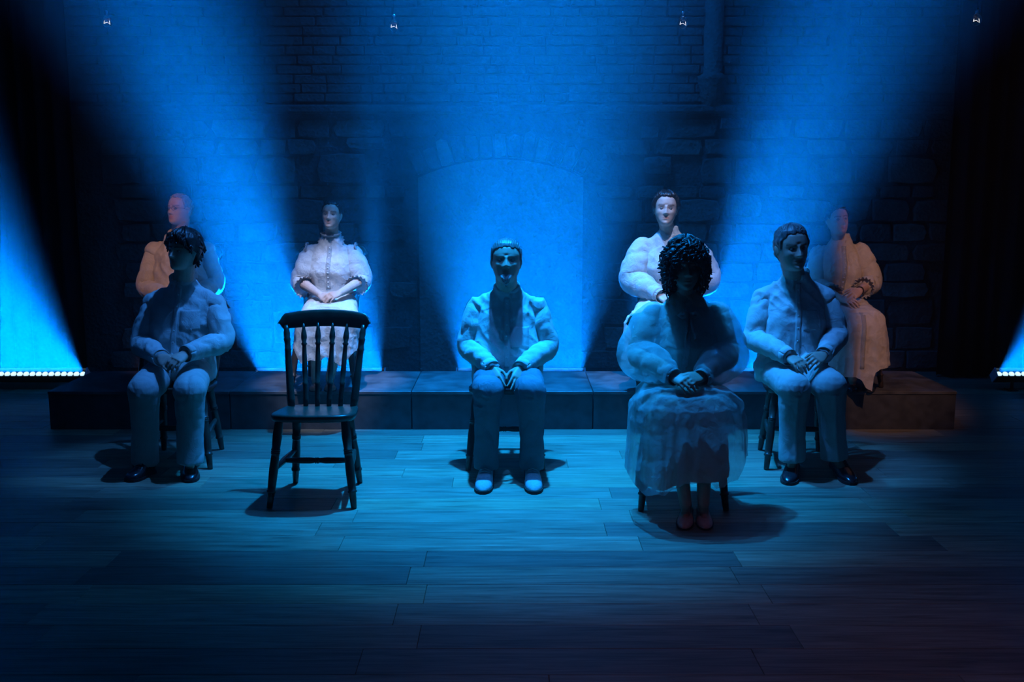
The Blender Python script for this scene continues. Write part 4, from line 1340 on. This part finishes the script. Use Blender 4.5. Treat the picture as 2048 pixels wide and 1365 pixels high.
# ---- front row, grey-haired man in white trousers
man('d', 'grey-haired man in white shirt, white trousers and black shoes, front row', dict(
    male=True, chair='d', ground=0.0, seed=8.2, head=((1580, 453, 5.72), (1588, 542, 5.68)), yaw=.14, pitch=.12, hipx=1.625, nbz=.105,
    sh=((1526, 593, 5.82), (1652, 593, 5.80)), el=((1511, 676, 5.74), (1673, 670, 5.74)), wr=((1578, 715, 5.46), (1648, 710, 5.46)),
    kn=((1589, 778, 5.36), (1662, 774, 5.36)), an=((1584, 920, 5.38), (1669, 916, 5.40)), heel=((1588, 932), (1667, 930)), toe=((1576, 972), (1704, 972)),
    hand=(((1600, 727, 5.37), (-.1, -.6, .8), 1, .40), ((1626, 722, 5.38), (.15, -.6, .75), -1, .45)), trousers='trouser', shirt='shirt', crease=True, tails=True,
    pocket=(.08, -.15), shoe='leather', knee_r=.090, shin_r=.072, leg_fold=.004, neck_r=.06), M['skin_tan'], hair_short('hair_grey', MALE, .045, 2.2))
# ---- platform, man in glasses
rB, HB_, cB = man('b', 'man in glasses and cream shirt on the platform behind the young man', dict(
    male=True, chair='b', ground=PZ, seed=12.4, head=((360, 391, 6.84), (357, 451, 6.80)), yaw=-.42, pitch=0.0, hipx=-2.24, nbz=.075,
    sh=((310, 499, 6.88), (412, 499, 6.88)), el=((293, 574, 6.84), (430, 568, 6.84)), wr=((335, 595, 6.58), (388, 592, 6.58)),
    kn=((325, 645, 6.44), (398, 645, 6.44)), an=((328, 760, 6.5), (395, 760, 6.5)), heel=((330, 770), (395, 770)), toe=((325, 784), (397, 784)),
    hand=(((350, 603, 6.5), FWD, 1, .35), ((372, 601, 6.5), FWD, -1, .35)), trousers='trouser', shirt='shirt_cream', girth=1.05, tails=True,
    pocket=(.08, -.13), shoe='leather', knee_r=.08, shin_r=.066), M['skin'], hair_short('hair_fair', (.40, .40, .34, .02, .12, -.05, -.25, -.34), .03, 6.0))
mb = MB()
for sx in (-1, 1):
    ring_ = [HB_.w([sx * .135 + .085 * math.cos(t), -.405, -.01 + .06 * math.sin(t)])[0] for t in np.linspace(0, 2 * math.pi, 17)]
    mb.tube(ring_, .0014, 6)
    mb.tube([HB_.w([sx * .22, -.40, .01])[0], HB_.w([sx * .34, -.2, .02])[0], HB_.w([sx * .355, .05, .01])[0]], .0014, 6)
mb.tube([HB_.w([-.05, -.405, .0])[0], HB_.w([0, -.43, .015])[0], HB_.w([.05, -.405, .0])[0]], .0014, 6)
mb.build('glasses', M['wire'], rB)

def woman(label, c, skin, hair_fn, sl, hem, Yh, mat, collar, shoes, skirt_w, fold_n=15, fold_a=.012, back=.3):
    c = prep(c); H, nb = head_and_neck(c)
    org = np.array([c['hip'][0], c['hip'][1], c['ground']])
    root = thing('person', label, 'person', org, 'seated performers')
    body(root, c, H, nb, skin)
    hair_fn(H, root)
    me = dress_mesh(c, nb, 0, sl, True, True, hem_of(hem, Yh), c['seed'], fold_n, fold_a, skirt_w, back)
    dr = finish(me, 'dress', M[mat], root)
    bv = bvh_of(dr)
    ends = [sleeve(c, nb, i, sl['r'], M[mat], dr, root, sl.get('stop', 1.0), c['seed'], 1.5) for i in (0, 1)]
    for P, d, r_, so in ends:
        if sl.get('ruffle'):
            band(P - d * .012, r_ * .78, r_ * .78, .042, .0025, d, 90, ruffle=.007, freq=17, flare=.42, jag=.006).build('cuff_ruffle', M['lace'], dr)
        else:
            band(P - d * .02, r_ * .9, r_ * .9, .045, .003, d, 32).build('cuff', M[mat], dr)
    nr = c.get('neck_r', .047)
    ax = nrm((0, -.2, 1))
    if collar == 'ruffle':
        band(nb + (0, -.004, .008), nr + .008, nr + .008, .052, .003, ax, 44).build('collar', M['lace'], dr)
        band(nb + (0, -.012, .055), nr + .008, nr + .008, .022, .0025, ax, 110, ruffle=.005, freq=19, flare=.25).build('collar_ruffle', M['lace'], dr)
        band(nb + (0, -.002, .004), nr + .018, nr + .018, .018, .0025, nrm((0, -.4, .4)), 110, ruffle=.005, freq=19, flare=.35).build('collar_ruffle', M['lace'], dr)
        for i in (0, 1):
            S_ = c['sh'][i]
            pts = [S_ + np.array([(-1, 1)[i] * .022, .045 * math.cos(t) - .005, .045 * math.sin(t) + .004]) for t in np.linspace(-.3, math.pi + .3, 40)]
            mb = MB(); mb.tube([p + np.array([(-1, 1)[i] * .006 * math.sin(k * 1.3), 0, .006 + .005 * math.sin(k * 1.9)]) for k, p in enumerate(pts)], [(.002, .006)] * 40, 8)
            mb.build('shoulder_ruffle', M['lace'], dr)
    else:
        band(nb + (0, -.004, .006), nr + .010, nr + .010, .036, .003, nrm((0, -.3, 1)), 40, gap=.18).build('collar', M[mat], dr)
    # button band down the front
    xs, xh = nb[0], c['hip'][0]
    zt = nb[2] - .012; zb = c['seat'] + .19
    strip(bv, [(xs, zt), (xs * .6 + xh * .4, zt * .6 + zb * .4), (xh, zb)], .03, .0035, n=26).build('placket', M['lace'], dr)
    for t in np.linspace(.05, .95, 9):
        h = on_front(bv, xs + (xh - xs) * t, zt + (zb - zt) * t)
        if h is not None: MB().ball(h[0] - (0, .006, 0), (.005, .003, .005), 8, 6).build('button', M['button'], dr)
    zw = c['seat'] + (c['sh'][0][2] - c['seat']) * .34
    for i in (0, 1): 
        s_ = shoe(root, c['heel'][i], c['toe'][i], shoes[0])
        s_.data.materials.clear(); s_.data.materials.append(M[shoes[1]])
    return root, H, c, dr, ends

# ---- platform, woman with ruffled collar and elbow sleeves
woman('woman in white elbow-sleeved dress with high ruffled collar, seated on the platform', dict(
    male=False, chair='f', ground=PZ, seed=2.9, head=((665, 403, 6.84), (662, 459, 6.82)), yaw=-.10, pitch=-.04, nbz=.05, hipx=-1.245, girth=.92, neck_r=.046, hsize=.85,
    sh=((621, 502, 6.88), (706, 502, 6.88)), el=((603, 566, 6.82), (722, 563, 6.82)), wr=((640, 590, 6.56), (680, 587, 6.56)),
    kn=((634, 638, 6.42), (682, 638, 6.42)), an=((631, 757, 6.55), (660, 757, 6.55)), heel=((632, 771), (660, 771)), toe=((630, 785), (661, 785)),
    hand=(((656, 598, 6.50), (-.2, -.6, .8), 1, .35), ((662, 592, 6.50), (.2, -.5, .8), -1, .35)), brow=(.25, .2, .2)), M['skin'], hair_bun('hair_dark', .03, (0, .52, .12), .15, 1.0),
    dict(r=[.056, .075, .072, .055, .04], stop=.62, ruffle=True),
    [(570, 700), (588, 704), (604, 727), (623, 719), (641, 721), (654, 712), (667, 719), (682, 732), (695, 720), (707, 705), (730, 700)], 6.36, 'dress', 'ruffle', ('flat', 'tan'), .205, 13, .013, .22)
# ---- platform, woman in puffed sleeves
woman('dark-haired woman in white dress with puffed sleeves, behind the curly-haired woman', dict(
    male=False, chair='g', ground=PZ, seed=6.1, head=((1333, 386, 6.84), (1330, 453, 6.82)), yaw=-.12, pitch=-.04, nbz=.052, girth=1.05, neck_r=.05, hsize=.9,
    sh=((1285, 490, 6.88), (1391, 490, 6.88)), el=((1267, 560, 6.82), (1412, 560, 6.82)), wr=((1318, 590, 6.56), (1358, 590, 6.56)),
    kn=((1305, 640, 6.42), (1368, 640, 6.42)), an=((1318, 757, 6.55), (1352, 757, 6.55)), heel=((1318, 771), (1352, 771)), toe=((1318, 785), (1352, 785)),
    hand=(((1334, 600, 6.50), FWD, 1, .35), ((1342, 595, 6.50), FWD, -1, .35)), brow=(.2, .16, .16)), M['skin'], hair_bun('hair_dark', .07, (.02, .55, -.1), .24, 4.0, (.36, .34, .27, .05, .02, -.1, -.25, -.36)),
    dict(r=[.066, .098, .095, .075, .045], stop=1.0), [(1230, 742), (1275, 748), (1336, 752), (1400, 750), (1440, 745)], 6.36, 'dress', 'band', ('flat', 'tan'), .275, 15, .014, .22)
# ---- platform, woman with a strap at her wrist
rH, HH, cH, dH, eH = woman('woman in long cream button-front dress with dark wrist strap, far right', dict(
    male=False, chair='h', ground=PZ, seed=9.9, head=((1671, 413, 6.84), (1679, 471, 6.80)), yaw=.16, pitch=0.0, nbz=.05, hipx=2.235, girth=.95, neck_r=.047, hsize=.9,
    sh=((1639, 505, 6.88), (1722, 499, 6.86)), el=((1633, 572, 6.82), (1742, 566, 6.80)), wr=((1682, 598, 6.56), (1719, 582, 6.58)),
    kn=((1698, 642, 6.42), (1738, 646, 6.42)), an=((1705, 757, 6.52), (1735, 757, 6.52)), heel=((1704, 768), (1734, 768)), toe=((1706, 785), (1738, 785)),
    hand=(((1697, 601, 6.50), (-.1, -.6, .8), 1, .3), ((1702, 591, 6.50), (.3, -.6, .7), -1, .22)), brow=(.25, .2, .2)), M['skin'], hair_bun('hair_dark', .04, (0, .52, .0), .18, 7.0),
    dict(r=[.058, .072, .070, .062, .046], stop=.80, ruffle=True), [(1640, 740), (1690, 754), (1705, 752), (1718, 758), (1728, 775), (1741, 781), (1745, 745), (1756, 738), (1775, 735)], 6.36, 'dress_cream', 'band', ('flat', 'leather'), .185, 13, .014, .24)
W_, E_ = cH['wr'][1], cH['el'][1]
d_ = nrm(W_ - E_)
band(W_ - d_ * .012, .026, .024, .016, .003, d_, 26).build('wrist_strap', M['strap'], rH)
strip(bvh_of(dH), [(cH['hip'][0] + .03, cH['seat'] + .07), ((cH['kn'][0] + cH['kn'][1])[0] / 2, cH['kn'][0][2] - .1), ((cH['kn'][0] + cH['kn'][1])[0] / 2, cH['kn'][0][2] - .3)], .028, .004, n=26).build('placket', M['lace'], dH)

# ---- front row, curly-haired woman: lining under a sheer overdress
cE = dict(male=False, chair='e', ground=0.0, seed=14.2, head=((1371, 487, 5.02), (1371, 579, 5.0)), yaw=0.0, pitch=.08, nbz=.05, girth=1.08, neck_r=.05, hsize=.95,
    sh=((1305, 626, 5.06), (1436, 626, 5.06)), el=((1275, 712, 4.98), (1456, 712, 4.98)), wr=((1345, 752, 4.70), (1405, 754, 4.70)),
    kn=((1345, 815, 4.63), (1412, 815, 4.63)), an=((1371, 1006, 4.60), (1407, 1006, 4.60)), heel=((1375, 1015), (1404, 1015)), toe=((1368, 1062), (1411, 1062)),
    hand=(((1372, 764, 4.62), (-.1, -.6, .8), 1, .35), ((1378, 757, 4.63), (.1, -.6, .8), -1, .35)), brow=(.15, .12, .12))
lab = 'curly-haired woman in sheer organza overdress and pink ballet flats, front row'
c = prep(cE); H, nb = head_and_neck(c)
rE = thing('person', lab, 'person', np.array([c['hip'][0], c['hip'][1], 0.0]), 'seated performers')
body(rE, c, H, nb, M['skin_tan'])
hair_curly(H, rE)
hemu = hem_of([(1230, 950), (1262, 975), (1290, 990), (1330, 985), (1355, 972), (1372, 966), (1420, 965), (1440, 968), (1470, 960), (1510, 940)], 4.55)
me = dress_mesh(c, nb, -.024, None, True, True, hemu, 3.3, 12, .012, .215, .3)
dr = finish(me, 'underdress', M['under'], rE)
hemo = hem_of([(1225, 925), (1250, 945), (1268, 975), (1292, 996), (1330, 991), (1352, 976), (1372, 968), (1420, 966), (1432, 978), (1450, 976), (1460, 966), (1482, 966), (1500, 930)], 4.52)
me = dress_mesh(c, nb, .016, None, True, True, hemo, 5.7, 17, .020, .262, .34)
od = finish(me, 'overdress', M['organza'], rE)
ends = [sleeve(c, nb, i, [.072, .098, .100, .092, .046], M['organza'], od, rE, 1.0, 5.7, 1.3) for i in (0, 1)]
for i in (0, 1): sleeve(c, nb, i, [.054, .056, .052, .046, .036], M['under'], dr, rE, 1.0, 3.3, .7)
for P, d, r_, so in ends: band(P - d * .02, r_ * .85, r_ * .85, .045, .003, d, 32).build('cuff', M['lace'], od)
bv = bvh_of(od)
band(nb + (0, -.004, .004), .058, .058, .03, .003, nrm((0, -.3, 1)), 40, gap=.2).build('collar', M['lace'], od)
strip(bv, [(nb[0], nb[2] - .015), (c['hip'][0], c['seat'] + .22)], .03, .003, n=24).build('placket', M['lace'], od)
# tied bow at the throat: two loops and two tails
mb = MB(); h = on_front(bv, nb[0], nb[2] - .05)
if h is not None:
    b0 = h[0] - (0, .01, 0)
    for sg in (-1, 1):
        mb.tube([b0, b0 + (sg * .03, -.01, .016), b0 + (sg * .052, -.006, .002), b0 + (sg * .03, -.002, -.012), b0], [(.003, .01)] * 5, 8)
        q = on_front(bv, nb[0] + sg * .022, nb[2] - .16)
        if q is not None: mb.tube([b0, b0 * .5 + q[0] * .5 - (0, .006, 0), q[0] - (0, .006, 0)], [(.003, .008), (.003, .011), (.003, .013)], 8)
    mb.build('neck_bow', M['lace'], od)
for i in (0, 1): shoe(rE, c['heel'][i], c['toe'][i], 'flat')

for o in bpy.data.objects:
    if '_org' in o: del o['_org']
